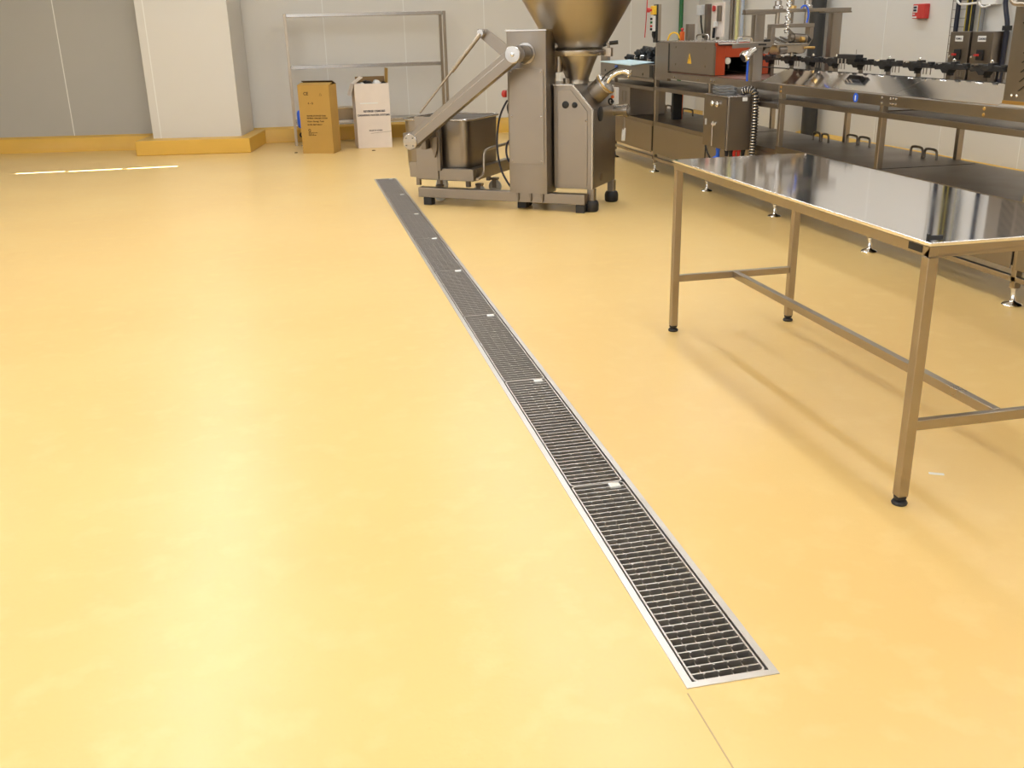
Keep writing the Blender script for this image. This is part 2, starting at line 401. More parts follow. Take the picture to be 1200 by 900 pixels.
# ------------------------------------------------------------------ bin lift (column, base, arm) ; local frame x along its beam, y away
MA = math.atan2(-.5906, .807); MO = (1.093, 8.923, 0)
t = thing('bin_lift', 'stainless steel bin lift with square column, slanted arm and floor beam', 'bin lift', MO, MA)
MB().prism(rrect(.885, 1.238, -.03, .18, .008, 2), .155, 1.475, 'xy').build('column', 'steel', t)
MB().box(.878, 1.245, -.036, .187, 1.475, 1.49).build('column_cap', 'steel_bright', t, bevel=.003)
o = MB().prism(rrect(.905, 1.215, .405, 1.185, .02), -.038, -.030).build('cover_plate', 'steel', t, bevel=.002)
for (x, z) in ((.925, 1.16), (1.195, 1.16), (.925, .43), (1.195, .43), (.925, .8), (1.195, .8)):
    MB().lathe([(0, .005), (.007, .004), (.009, 0)], (x, -.038, z), (0, -1, 0), 10).build('screw', 'steel_bright', o)
b = MB().box(-.045, 1.567, 0, .085, .07, .157).build('floor_beam', 'steel', t, bevel=.005)
MB().box(.90, .985, .0855, .175, .07, .154).build('rear_beam', 'steel', t, bevel=.005)
for x in (.003, 1.482): MB().box(x, x+.082, .003, .080, 0, .0695).build('foot', 'rubber', t, bevel=.006)
MB().box(.90, .985, .095, .175, 0, .0695).build('foot', 'rubber', t, bevel=.006)
for x in (.95, 1.07, 1.18):
    MB().prism([(x-.012, .154), (x+.012, .154), (x+.012, .095), (x+.004, .08)], -.018, -.001).build('gusset', 'steel_dark', t)
# hub of the arm
MB().lathe([(0, 0), (.085, 0), (.085, .012), (.06, .014)], (1.06, -.031, 1.303), (0, -1, 0), 28).build('flange', 'steel_bright', t)
MB().lathe([(.048, .012), (.060, .016), (.060, .035), (.066, .037), (.066, .22), (0, .22)], (1.06, -.03, 1.303), (0, -1, 0), 28).build('hub', 'steel', t)
A0 = Vector((.072, -.255, .597)); A1 = Vector((1.06, -.255, 1.303)); d = (A1-A0).normalized(); nrm = Vector((-d.z, 0, d.x))
arm = MB(); arm.bar(A0, A1, .085, .118, up=nrm)
arm = arm.build('arm', 'steel', t, bevel=.006)
g = MB(); g.bar(A0+d*.06+Vector((0, -.044, 0))+nrm*.018, A1-d*.08+Vector((0, -.044, 0))+nrm*.018, .004, .006, up=nrm); g.build('arm_rib', 'steel_bright', arm)
for P, m in ((A0, 'steel_bright'), (A1, 'steel_bright')):
    MB().lathe([(.066, -.05), (.068, -.045), (.068, .05), (.063, .055), (0, .056)], P, (0, -1, 0), 28).build('arm_end_cap', m, arm)
MB().lathe([(0.018, .055), (.014, .063), (0, .064)], A1, (0, -1, 0), 16).build('pivot_bolt', 'chrome', arm)
for a in (.8, 2.4, 3.9, 5.5): MB().lathe([(.007, .055), (.006, .061), (0, .061)], A0+Vector((.045*math.cos(a), 0, .045*math.sin(a))), (0, -1, 0), 8).build('cap_screw', 'steel_dark', arm)
# strut bracket and strut
MB().prism([(.60, 1.50), (.685, 1.50), (.885, 1.36), (.885, 1.23), (.62, 1.435)], .02, .035).build('strut_bracket', 'steel', t)
MB().cyl((.645, -.03, 1.47), (.645, .06, 1.47), .028).build('strut_pin', 'steel_bright', t)
s1 = MB().cyl((.645, -.02, 1.46), (.40, -.10, 1.165), .017).build('strut', 'steel_frame', t)
MB().cyl((.40, -.10, 1.165), (.12, -.19, .83), .009).build('strut_rod', 'steel_frame', s1)
# clamp plate, fork
MB().box(-.095, .125, .085, .10, .222, .775).build('clamp_plate', 'steel', t, bevel=.004)
MB().box(.125, .16, .07, .12, .30, .73).build('clamp_upright', 'steel_dark', t, bevel=.004)
c = MB(); c.box(-.05, .13, -.21, .085, .60, .66); c.box(.02, .07, -.02, .06, .50, .60)
c.build('clamp_bracket', 'steel_dark', t, bevel=.004)
c = MB(); c.prism([(.06, .62), (.15, .60), (.145, .50), (.12, .42), (.09, .50)], .045, .07); c.build('latch_hook', 'steel_dark', t, bevel=.003)
MB().cyl((-.02, .0, .56), (-.02, .085, .56), .028).build('latch_knob', 'steel_bright', t)
MB().box(.0, .04, .03, .06, .53, .585).build('latch_block', 'black', t)
MB().prism(rrect(-.17, -.09, .235, .37, .01), .09, .11).build('stop_tab', 'steel', t)
# U-shaped fork that carries the bin
fk = MB(); fk.box(.128, .475, .095, .165, .213, .322); fk.box(.405, .475, .165, .93, .213, .322); fk.box(-.10, .128, .105, .165, .213, .24)
fk.build('fork', 'steel', t, bevel=.005)
MB().tube([(.50, .12, .232), (.50, .20, .236), (.50, .27, .27), (.50, .275, .44), (.50, .33, .475), (.50, .62, .475), (.50, .90, .475), (.50, .92, .30)], .014, 10, 2).build('guard_pipe', 'steel_frame', t)
# red button box on the left side of the column
MB().box(.868, .886, -.01, .05, .93, 1.02).build('button_box', 'greyl', t, bevel=.004)
MB().lathe([(.018, 0), (.020, .012), (.030, .018), (.030, .045), (.022, .052), (0, .053)], (.868, .02, .98), (-1, 0, 0), 18).build('stop_button', 'red', t)
cb = MB().tube([(.875, .02, .94), (.84, .02, .90), (.79, .01, .80), (.765, 0, .66), (.765, -.01, .50), (.80, -.02, .34), (.87, -.01, .215), (.90, .0, .19)], .009, 8, 2).build('cable', 'navy', t)
MB().tube([(.882, .03, .92), (.852, .03, .88), (.862, .03, .82), (.886, .03, .80)], .007, 8, 2).build('cable', 'navy', t)
MB().tube([(.886, .0, .60), (.855, .0, .57), (.845, .0, .50), (.860, .0, .43), (.886, .0, .41)], .009, 8, 2).build('cable', 'navy', t)

# ------------------------------------------------------------------ bin trolley standing in the fork
t = thing('bin_trolley', 'square stainless steel meat bin on wheels held in the fork of the lift', 'bin', MO, MA)
bx0, bx1, by0, by1, bz0, bz1 = -.275, .395, .17, .86, .212, .735
rings = []; b = MB()
def rr3(x0, x1, y0, y1, r, z, n=5): return [(p[0], p[1], z) for p in rrect(x0, x1, y0, y1, r, n)]
secs = [rr3(bx0+.065, bx1-.065, by0+.065, by1-.065, .08, bz0), rr3(bx0+.035, bx1-.035, by0+.035, by1-.035, .09, bz0+.008), rr3(bx0+.016, bx1-.016, by0+.016, by1-.016, .09, bz0+.028),
        rr3(bx0+.006, bx1-.006, by0+.006, by1-.006, .09, bz0+.12), rr3(bx0, bx1, by0, by1, .085, bz1), rr3(bx0+.006, bx1-.006, by0+.006, by1-.006, .08, bz1-.002),
        rr3(bx0+.02, bx1-.02, by0+.02, by1-.02, .08, bz0+.06), rr3(bx0+.11, bx1-.11, by0+.11, by1-.11, .07, bz0+.012)]
V = [[b.bm.verts.new(p) for p in s] for s in secs]
for A, B in zip(V, V[1:]):
    n = len(A)
    for i in range(n): b.bm.faces.new((A[i], A[(i+1) % n], B[(i+1) % n], B[i]))
b.bm.faces.new(V[0][::-1]); b.bm.faces.new(V[-1])
tub = b.build('tub', 'steel', t)
r = MB(); P = rr3(bx0-.012, bx1+.012, by0-.012, by1+.012, .09, bz1+.005); r.tube(P+[P[0], P[1]], .010, 8); r.build('rim', 'steel_bright', tub)
for x in (-.20, .02, .32):
    for y in (.30, .74):
        MB().box(x-.018, x+.018, y-.018, y+.018, .13, bz0+.012).build('castor_stem', 'steel_dark', t)
for x, y in ((.057, .235), (.375, .42), (-.21, .78), (.36, .80)):
    wz = .065
    w_ = MB().lathe([(0, -.018), (.05, -.018), (.064, -.012), (.065, 0), (.064, .012), (.05, .018), (0, .018)], (x, y, wz), (0, 1, 0), 24).build('wheel', 'greyl', t)
    f_ = MB(); f_.box(x-.02, x+.02, y-.028, y-.022, wz-.01, .15); f_.box(x-.02, x+.02, y+.022, y+.028, wz-.01, .15); f_.box(x-.03, x+.03, y-.028, y+.028, .13, .15); f_.build('castor_fork', 'steel_dark', t)

# ------------------------------------------------------------------ filling machine
t = thing('filling_machine', 'stainless steel vacuum filling machine with large cone hopper and black rubber feet', 'filling machine', MO, MA)
F0, F1, G0, G1 = 1.25, 1.60, .10, .72
prof = [(F0, .19), (F1, .19), (F1, .85), (1.425, 1.045), (F0, 1.045)]
MB().prism(prof, G0, G1).build('housing', 'steel', t, bevel=.006)
MB().box(.86, 1.2495, .20, G1, .19, 1.045).build('rear_housing', 'steel', t, bevel=.006)
o = MB(); o.prism([(F0+.04, .215), (F1-.045, .215), (F1-.045, .835), (1.405, 1.01), (F0+.04, 1.01)], G0-.007, G0-.001); o.build('side_panel', 'steel', t, bevel=.002)
e1 = MB(); e1.bar((F1+.001, G0-.008, .19), (F1+.001, G0-.008, .852), .016); e1.bar((F1, G0-.008, .85), (1.425, G0-.008, 1.047), .016); e1.bar((1.425, G0-.008, 1.047), (F0, G0-.008, 1.047), .016)
e1.build('edge_trim', 'steel_bright', t, bevel=.003)
for x, z, r in ((1.362, .888, .030), (1.443, .886, .024)):
    MB().lathe([(r, 0), (r, .006), (r*.7, .010), (0, .010)], (x, G0-.007, z), (0, -1, 0), 20).build('round_plug', 'black', t)
for x, z in ((1.545, .76),): MB().lathe([(0, .006), (.009, 0)], (x, G0-.007, z), (0, -1, 0), 10).build('screw', 'steel_bright', t)
MB().lathe([(.062, 0), (.062, .008), (.045, .012), (0, .012)], (F1, .29, .80), (1, 0, 0), 24).build('vent_cap', 'black', t)
MB().lathe([(.035, 0), (.035, .004), (0, .005)], (F1, .33, .265), (1, 0, 0), 20).build('drain_plug', 'steel_dark', t)
for x, y in ((.915, .25), (.915, G1-.04), (1.588, .122), (1.588, .662)):
    if True:
        l = MB().prism(rrect(x-.032, x+.032, y-.032, y+.032, .01, 3), .07, .192, 'xy').build('leg', 'steel', t)
        MB().lathe([(0, 0), (.050, 0), (.060, .012), (.062, .060), (.058, .078), (.050, .092), (.030, .098), (0, .098)], (x, y, 0), seg=20).build('foot', 'rubber', l)
HC = Vector((1.35, .41, 0))
MB().lathe([(.105, 1.045), (.10, 1.06), (.10, 1.085), (.145, 1.20), (.183, 1.285), (.183, 1.29)], HC, seg=40).build('neck_cone', 'hopper', t)
MB().lathe([(.20, 1.268), (.262, 1.272), (.268, 1.28), (.268, 1.315), (.255, 1.322), (.21, 1.322)], HC, seg=48).build('clamp_ring', 'steel_bright', t)
MB().lathe([(.17, 1.30), (.21, 1.325), (.24, 1.345), (.455, 1.705), (.70, 2.12), (.70, 2.42), (.715, 2.43), (.70, 2.435), (.69, 2.42), (.69, 2.125), (.44, 1.70), (.21, 1.34)], HC, seg=64).build('hopper', 'hopper', t)
o = MB(); o.box(1.60, 1.66, .38, .44, 1.26, 1.33); o.cyl((1.63, .41, 1.31), (1.63, .41, 1.37), .012); o.build('clamp_block', 'steel_frame', t, bevel=.003)
o = MB(); o.tube([(1.585, .39, 1.355), (1.61, .40, 1.365)], .02, 8); o.tube([(1.64, .40, 1.365), (1.71, .42, 1.372)], .016, 8); o.build('clamp_handle', 'black', t)
o = MB(); o.cyl((1.18, .30, 1.046), (1.18, .30, 1.30), .014); o.cyl((1.22, .30, 1.14), (1.22, .30, 1.27), .035); o.cyl((1.28, .33, 1.045), (1.28, .33, 1.09), .03); o.build('hopper_post', 'steel_frame', t)
# outlet drum on the sloped face
nx = Vector((.745, 0, .667)); c0 = Vector((1.515, .40, .955))
MB().lathe([(.088, -.02), (.088, .10), (.082, .11)], c0, nx, 32).build('outlet_drum', 'steel_dark', t)
MB().lathe([(.080, .10), (.094, .105), (.094, .135), (.086, .14), (.05, .145), (0, .15)], c0, nx, 32).build('outlet_ring', 'steel_bright', t)
e0 = c0+nx*.145
MB().tube([e0, e0+nx*.04+Vector((0, 0, .02)), e0+Vector((.09, .02, .085)), e0+Vector((.15, .03, .085)), e0+Vector((.19, .04, .06))], .022, 12, 2).build('outlet_elbow', 'chrome', t)
MB().ring(e0+Vector((.185, .04, .062)), (.9, .1, -.4), .028, .010).build('outlet_collar', 'chrome', t)
MB().ring(c0+nx*.125+Vector((0, 0, 0)), nx, .094, .007, 28).build('gold_band', 'brass', t)
MB().tube([e0+Vector((-.03, -.06, .02)), e0+Vector((.02, -.06, .08)), e0+Vector((.10, -.03, .12))], .006, 8, 1).build('outlet_hose', 'black', t)
# control panel behind the outlet
o = MB().box(1.60, 1.665, .52, .60, .86, 1.00).build('button_panel', 'white', t, bevel=.004)
for z, m in ((.975, 'yellow'), (.925, 'orange'), (.885, 'black')):
    MB().lathe([(.014, 0), (.014, .012), (0, .014)], (1.635, .52, z), (0, -1, 0), 12).build('push_button', m, o)
MB().ring((1.64, .45, .89), (1, -.4, .2), .024, .008).build('hose_coupling', 'black', t)
# side drive knob and hanging lever
MB().lathe([(.048, 0), (.048, .085), (.055, .088), (.055, .125), (.048, .13), (0, .13)], (F1, .685, .80), (1, 0, 0), 28).build('drive_knob', 'steel_bright', t)
l = MB().cyl((F1+.085, .69, .76), (F1+.085, .69, .63), .010).build('lever', 'steel_frame', t)
MB().prism([(.66, .54), (.695, .535), (.715, .62), (.71, .645), (.685, .645), (.668, .60)], F1+.072, F1+.098, 'yz').build('lever_grip', 'white', l, bevel=.005)

# ------------------------------------------------------------------ shelf rack at the back wall
RX0, RX1, RY0, RY1, RZ = 0.0, 2.235, 14.50, 14.93, 1.755
t = thing('metal_rack', 'tall open stainless steel rack frame against the back wall', 'rack', (RX0, RY0, 0))
for x in (RX0, RX1-.04):
    for y in (RY0, RY1-.04): MB().box(x, x+.04, y, y+.04, 0, RZ).build('post', 'steel_frame', t, bevel=.003, world=True)
for y in (RY0, RY1-.04): MB().box(RX0+.04, RX1-.04, y+.001, y+.039, RZ-.045, RZ-.001).build('top_rail', 'steel_bright', t, bevel=.003, world=True)
for x in (RX0, RX1-.04):
    MB().box(x+.001, x+.039, RY0+.04, RY1-.04, RZ-.045, RZ-.001).build('side_rail', 'steel_frame', t, bevel=.003, world=True)
    MB().box(x+.001, x+.039, RY0+.04, RY1-.04, .28, .32).build('side_rail', 'steel_frame', t, bevel=.003, world=True)
MB().box(RX0+.04, RX1-.04, RY1-.039, RY1-.001, 1.02, 1.07).build('middle_rail', 'steel_bright', t, bevel=.003, world=True)
s = MB(); s.box(RX0+.041, RX1-.041, RY0+.001, RY1-.001, .322, .33); s.box(RX0+.041, RX1-.041, RY0+.001, RY0+.01, .285, .322); s.build('shelf', 'steel_bright', t, world=True, bevel=.002)
# things on the rack
t = thing('steel_pan', 'shallow steel pan on the rack shelf between the two boxes', 'pan', (.42, 14.54, .33))
s = MB(); P = []
w_, d_, h_ = .66, .30, .16
secs = [rr3(.02, w_-.02, .02, d_-.02, .03, 0), rr3(0, w_, 0, d_, .04, h_), rr3(.006, w_-.006, .006, d_-.006, .04, h_-.001), rr3(.026, w_-.026, .026, d_-.026, .03, .008)]
V = [[s.bm.verts.new(p) for p in q] for q in secs]
for A, B in zip(V, V[1:]):
    for i in range(len(A)): s.bm.faces.new((A[i], A[(i+1) % len(A)], B[(i+1) % len(A)], B[i]))
s.bm.faces.new(V[0][::-1]); s.bm.faces.new(V[-1]); s.build('body', 'steel_frame', t)
P = rr3(-.008, w_+.008, -.008, d_+.008, .045, h_); MB().tube(P+[P[0], P[1]], .009, 6).build('rim', 'chrome', t)
t = thing('water_filter', 'bright blue filter canister at the left rack post, half hidden by the brown box', 'filter', (.115, 14.437, .0))
MB().lathe([(0, .25), (.035, .25), (.05, .265), (.055, .30), (.055, .45), (.045, .48), (.02, .495), (0, .495)], (0, 0, 0), seg=20).build('canister', 'blue', t)
MB().lathe([(.02, .19), (.026, .195), (.026, .25)], seg=16).build('outlet', 'chrome', t)
MB().ring((0, -.01, .155), (0, 1, .3), .032, .012).build('valve', 'black', t)
MB().lathe([(0, 0), (.03, 0), (.034, .01), (.012, .02), (.012, .19), (0, .19)], seg=14).build('stand', 'grey', t)

# ------------------------------------------------------------------ cardboard boxes
def carton(name, label, A, B, D, h, m, inner, wall_t=.006):
    """A front-left, B front-right, D = depth vector ; open top"""
    A, B, D = Vector((*A, 0)), Vector((*B, 0)), Vector((*D, 0)); rz = math.atan2((B-A).y, (B-A).x)
    t = thing(name, label, 'box', A, rz); inv = Rz(-rz); b = inv @ (B-A); d = inv @ D
    out = [Vector((0, 0, 0)), b, b+d, d]; cen = sum(out, Vector())/4
    inn = [p+(cen-p).normalized()*wall_t*1.6 for p in out]
    mb = MB(); up = Vector((0, 0, h)); vs = out+[p+up for p in out]+[p+up for p in inn]+[p+Vector((0, 0, h-.10)) for p in inn]
    mb.poly(vs, [(0, 1, 2, 3)]+[(i, (i+1) % 4, 4+(i+1) % 4, 4+i) for i in range(4)]+[(4+i, 4+(i+1) % 4, 8+(i+1) % 4, 8+i) for i in range(4)]+[(8+i, 8+(i+1) % 4, 12+(i+1) % 4, 12+i) for i in range(4)])
    mb.build('body', m, t, bevel=.004)
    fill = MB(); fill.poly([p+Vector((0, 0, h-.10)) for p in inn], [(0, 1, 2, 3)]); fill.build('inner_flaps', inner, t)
    return t, b, d, h, rz
t, b, d, h, rz = carton('brown_box', 'tall brown cardboard box with printed front, left of the white one', (.093, 13.504), (.49, 13.34), (.112, .36), .865, 'cardboard', 'cardboard_in')
# flaps folded nearly closed
fl = MB(); up = Vector((0, 0, h))
fl.poly([up, b+up, b+d*.50+Vector((0, 0, h+.022)), d*.50+Vector((0, 0, h+.022)), up+Vector((0, 0, .005)), b+up+Vector((0, 0, .005)), b+d*.50+Vector((0, 0, h+.027)), d*.50+Vector((0, 0, h+.027))], [(0, 1, 2, 3), (4, 5, 6, 7), (0, 1, 5, 4), (3, 2, 6, 7), (0, 3, 7, 4), (1, 2, 6, 5)])
fl.build('front_flap', 'cardboard', t)
fl = MB(); q0 = d+up; q1 = b+d+up
fl.poly([q0, q1, b+d*.52+Vector((0, 0, h+.045)), d*.52+Vector((0, 0, h+.045)), q0+Vector((0, 0, .005)), q1+Vector((0, 0, .005)), b+d*.52+Vector((0, 0, h+.050)), d*.52+Vector((0, 0, h+.050))], [(0, 1, 2, 3), (4, 5, 6, 7), (0, 1, 5, 4), (3, 2, 6, 7), (0, 3, 7, 4), (1, 2, 6, 5)])
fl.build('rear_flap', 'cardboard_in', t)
def front_text(t, body, size, m, x, z, rz, name='printed_text', al='LEFT'):
    o = Vector(t.location); xv = Vector((math.cos(rz), math.sin(rz), 0)); n = Vector((math.sin(rz), -math.cos(rz), 0))
    return text_mesh(name, body, size, m, frame_m(o+xv*x+Vector((0, 0, z))+n*.0012, xv, (0, 0, 1)), t, al)
front_text(t, 'CE', .055, 'ink_brown', .075, .745, rz); front_text(t, '4 - G', .035, 'ink_brown', .125, .63, rz)
MB_ = [('WATER STORAGE TANK', .024, .475), ('REVERSE OSMOSIS SYSTEM', .024, .445), ('Water Storage Tank', .028, .405), ('on the label above', .028, .365)]
for s_, z_, y_ in MB_: front_text(t, s_, z_, 'ink_brown', .095, y_, rz)
front_text(t, 'store in a dry place\nthis side up\nhandle with care', .016, 'ink_brown', .10, .265, rz); front_text(t, 'Q', .045, 'ink_brown', .10, .285, rz)
tr = MB(); tr.box(.29, .325, -.0015, 0, .735, .738); tr.bar((.29, -.001, .735), (.305, -.001, .765), .0015, .003); tr.bar((.325, -.001, .735), (.31, -.001, .765), .0015, .003); tr.build('printed_mark', 'ink_brown', t, smooth=False)
rr_ = MB(); rr_.box(.13, .22, .03, .05, h+.0085, h+.0095); rr_.build('red_stamp', 'ink_red', t, smooth=False)

t, b, d, h, rz = carton('white_box', 'worn white cardboard box with dark print and torn open flaps', (.845, 13.80), (1.305, 13.775), (-.02, .36), .845, 'whitecard', 'cardboard_in')
up = Vector((0, 0, h))
def flap(p0, p1, off, m, name, th=.005):
    p0, p1, off = Vector(p0), Vector(p1), Vector(off); n = (p1-p0).cross(off).normalized()*th
    v = [p0, p1, p1+off, p0+off]; MB().poly(v+[q+n for q in v], [(0, 1, 2, 3), (4, 5, 6, 7), (0, 1, 5, 4), (1, 2, 6, 5), (2, 3, 7, 6), (3, 0, 4, 7)]).build(name, m, t)
flap(up, d+up, (.12, .0, .085), 'whitecard', 'left_flap')
flap(up+Vector((-.002, 0, 0)), d+up+Vector((-.002, 0, 0)), (-.055, 0, -.16), 'whitecard', 'torn_side_flap')
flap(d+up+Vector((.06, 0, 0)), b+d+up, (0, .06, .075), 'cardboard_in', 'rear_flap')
flap(b+up+d*.25, b+d+up, (.012, 0, .19), 'cardboard', 'right_flap')
for i, (x, y, r, m) in enumerate(((.10, .10, .05, 'white'), (.20, .13, .055, 'black'), (.31, .10, .05, 'white'), (.40, .18, .05, 'black'), (.16, .24, .06, 'black'), (.30, .24, .05, 'greyl'))):
    s = MB(); s.lathe([(0, -r), (r*.6, -r*.8), (r, -r*.2), (r*.9, r*.4), (r*.45, r*.85), (0, r)], (x, y, h-.03+.012*(i%3)), (.3*(-1)**i, .3, 1), 10)
    s.build('packed_part', m, t)
front_text(t, 'REVERSE OSMOSIS', .036, 'ink', .245, .475, rz, al='CENTER'); front_text(t, 'DRINKING WATER SYSTEMS', .034, 'ink', .235, .425, rz, al='CENTER'); front_text(t, 'MADE IN KOREA', .024, 'ink', .25, .225, rz, al='CENTER')
s = MB(); s.box(.06, .30, -.001, .0005, .585, .60); s.build('tape_strip', 'seal', t, smooth=False)
s = MB(); s.bar((.18, -.001, .195), (.458, -.001, .215), .0012, .003); s.build('crease', 'ink_brown', t, smooth=False)

for nm, x, y, r, lb in (('floor_debris', .0, 13.62, .022, 'small dark crumb on the floor left of the brown box'), ('floor_debris', 1.02, 13.45, .026, 'small dark crumb on the floor in front of the white box')):
    o = MB().lathe([(r, 0), (r*.8, .008), (0, .012)], (0, 0, 0), seg=7).build(nm, 'cardboard_in'); o.location = (x, y, 0); tag(o, lb, 'crumb')

# ------------------------------------------------------------------ production line : three frames
CX = 3.765
PY = [11.58, 10.16, 8.74, 7.345, 5.934, 4.502, 3.09]
def post(parent, x, y, ztop, foot=True, z0=.10):
    p = MB().box(x, x+.04, y-.02, y+.02, z0, ztop).build('post', 'steel_frame', parent, bevel=.003, world=True)
    if foot:
        lo = Vector((x+.02, y, 0))-Vector(parent.location)
        MB().lathe([(0, 0), (.052, 0), (.055, .006), (.048, .014), (.020, .022), (.014, .03), (.014, .085), (.019, .086), (.019, .10), (0, .10)], lo, seg=20).build('levelling_foot', 'chrome', p)
    return p
def line_frame(name, label, y0, y1, posts, rail_z, sub_z, shelf_z, back_posts, tall=None, xb=4.50):
    t = thing(name, label, 'conveyor frame', (CX, y0, 0))
    for y in posts: post(t, CX, y, tall[1] if tall and tall[0] == y else rail_z[1]-.002)
    for y in back_posts: post(t, xb, y, rail_z[0])
    MB().box(CX-.004, CX+.036, y0, y1, rail_z[0], rail_z[1]).build('top_rail', 'steel', t, bevel=.004, world=True)
    MB().box(xb, xb+.04, y0, y1, rail_z[0], rail_z[1]).build('rear_rail', 'steel', t, bevel=.004, world=True)
    for y in posts: MB().box(CX+.04, xb, y-.015, y+.015, rail_z[0], rail_z[0]+.04).build('cross_rail', 'steel', t, bevel=.003, world=True)
    s = MB(); s.box(CX+.042, xb-.002, y0, y1, sub_z-.004, sub_z); s.box(CX-.002, CX+.012, y0, y1, sub_z-.034, sub_z+.002); s.box(xb-.01, xb-.002, y0, y1, sub_z-.03, sub_z); s.build('upper_shelf', 'steel_dark', t, world=True, bevel=.002)
    s = MB(); s.box(CX+.004, xb+.04, y0, y1, shelf_z-.006, shelf_z); s.box(CX-.003, CX+.01, y0, y1, shelf_z-.05, shelf_z+.003); s.build('lower_shelf', 'steel_dark', t, world=True, bevel=.002)
    MB().box(CX, CX+.03, y0, y1, .135, .165).build('bottom_rail', 'steel_frame', t, bevel=.003, world=True)
    MB().box(CX+.30, CX+.32, y0, y1, .12, shelf_z-.02).build('drip_back', 'black', t, world=True)
    return t
def skirt(parent, y0, y1, z1):
    MB().box(CX-.010, CX-.004, y0+.006, y1-.006, .205, z1).build('skirt_panel', 'steel', parent, bevel=.002, world=True)
def lid_handles(parent, y0, y1, z, x=4.38):
    m = (y0+y1)/2
    for a, b_ in ((y0, m), (m, y1)):
        MB().tube([(x, a+.012, z), (x, a+.012, z+.05), (x, a+.03, z+.068), (x, b_-.03, z+.068), (x, b_-.012, z+.05), (x, b_-.012, z)], .009, 8, 1).build('lid_handle', 'steel_dark', parent, world=True)
tA = line_frame('conveyor_frame', 'far stainless steel frame section carrying the infeed, left of the tall post', 10.20, 12.08, [11.55], (.93, .965), .875, .53, [11.9, 10.5])
tB = line_frame('conveyor_frame', 'middle stainless steel frame section under the red ended tunnel', 7.37, 10.18, [10.16, 8.74], (.985, 1.042), .885, .535, [8.95, 7.6], tall=(10.16, 1.70))
tC = line_frame('conveyor_frame', 'near stainless steel frame section with long shelves behind the work table', 3.0, 7.365, [7.345, 5.934, 4.502, 3.09], (.972, 1.04), .930, .565, [6.13, 4.70, 3.3])
skirt(tA, 10.20, 12.05, .495); skirt(tB, 8.76, 10.15, .50); skirt(tB, 7.38, 8.72, .50)
for a, b_ in ((5.95, 7.33), (4.52, 5.92), (3.1, 4.49)): skirt(tC, a, b_, .51)
lid_handles(tA, 10.58, 11.22, .53); lid_handles(tA, 11.24, 11.62, .53); lid_handles(tC, 7.0, 7.36, .565) ; lid_handles(tC, 6.15, 6.48, .565); lid_handles(tC, 4.55, 4.9, .565)
lid_handles(tB, 7.62, 7.90, .535)
# shelf joints (dark gaps) and bolts
for t_, y, z in ((tC, 5.905, .566), (tB, 8.70, .536)):
    MB().box(CX+.01, 4.50, y-.004, y+.004, z-.002, z+.0012).build('shelf_joint', 'black', t_, world=True, smooth=False)
MB().box(CX+.05, 4.49, 5.955, 5.975, .931, .938).build('shelf_joint', 'steel_dark', tC, world=True)
for y in (5.83, 5.80, 5.77, 5.925):
    for z in (.990, 1.022):
        MB().lathe([(0, .008), (.007, .006), (.009, 0)], Vector((CX-.004, y, z))-Vector(tC.location), (-1, 0, 0), 8).build('bolt', 'steel_bright', tC)
for y in (4.92, 7.33):
    for z in (.990, 1.022):
        MB().lathe([(0, .008), (.008, .006), (.010, 0)], Vector((CX-.004, y, z))-Vector(tC.location), (-1, 0, 0), 8).build('bolt', 'brass', tC)
for y in (8.70, 8.62, 9.0, 9.6): MB().lathe([(0, .010), (.010, .007), (.012, 0)], Vector((CX-.004, y, 1.012))-Vector(tB.location), (-1, 0, 0), 8).build('bolt', 'steel_bright', tB)
# blue round sticker
o = MB().lathe([(0, .0015), (.030, .0015), (.030, 0)], Vector((CX-.0045, 6.245, 1.005))-Vector(tC.location), (-1, 0, 0), 24).build('blue_sticker', 'blue', tC); o['label'] = 'round blue sticker'
MB().box(CX-.0075, CX-.006, 6.240, 6.250, .985, 1.02).build('sticker_symbol', 'white', o.parent, world=True, smooth=False)

# cupboard under the infeed
t = thing('side_cupboard', 'grey steel cupboard box under the infeed with rectangular recess', 'cupboard', (CX, 10.98, .533))
MB().box(CX+.002, 4.2, 10.98, 11.50, .5335, .84).build('body', 'steel', t, bevel=.004, world=True)
r = MB()
for y0, y1, z0, z1 in ((11.10, 11.24, .79, .794), (11.10, 11.24, .676, .68), (11.10, 11.104, .68, .79), (11.236, 11.24, .68, .79)): r.box(CX-.002, CX+.002, y0, y1, z0, z1)
r.build('recess_outline', 'steel_dark', t, world=True)
o = MB().tube([(4.15, 10.36, .531), (4.15, 10.36, .70), (4.15, 10.34, .870)], .012, 8).build('air_hose', 'orange', None); tag(o, 'orange upright hose between the shelves just right of the tall post', 'hose')
o = MB().box(4.0, 4.10, 10.22, 10.28, .536, .86).build('cable_duct', 'black', None, bevel=.004); tag(o, 'black upright duct between the shelves behind the tall post', 'duct')

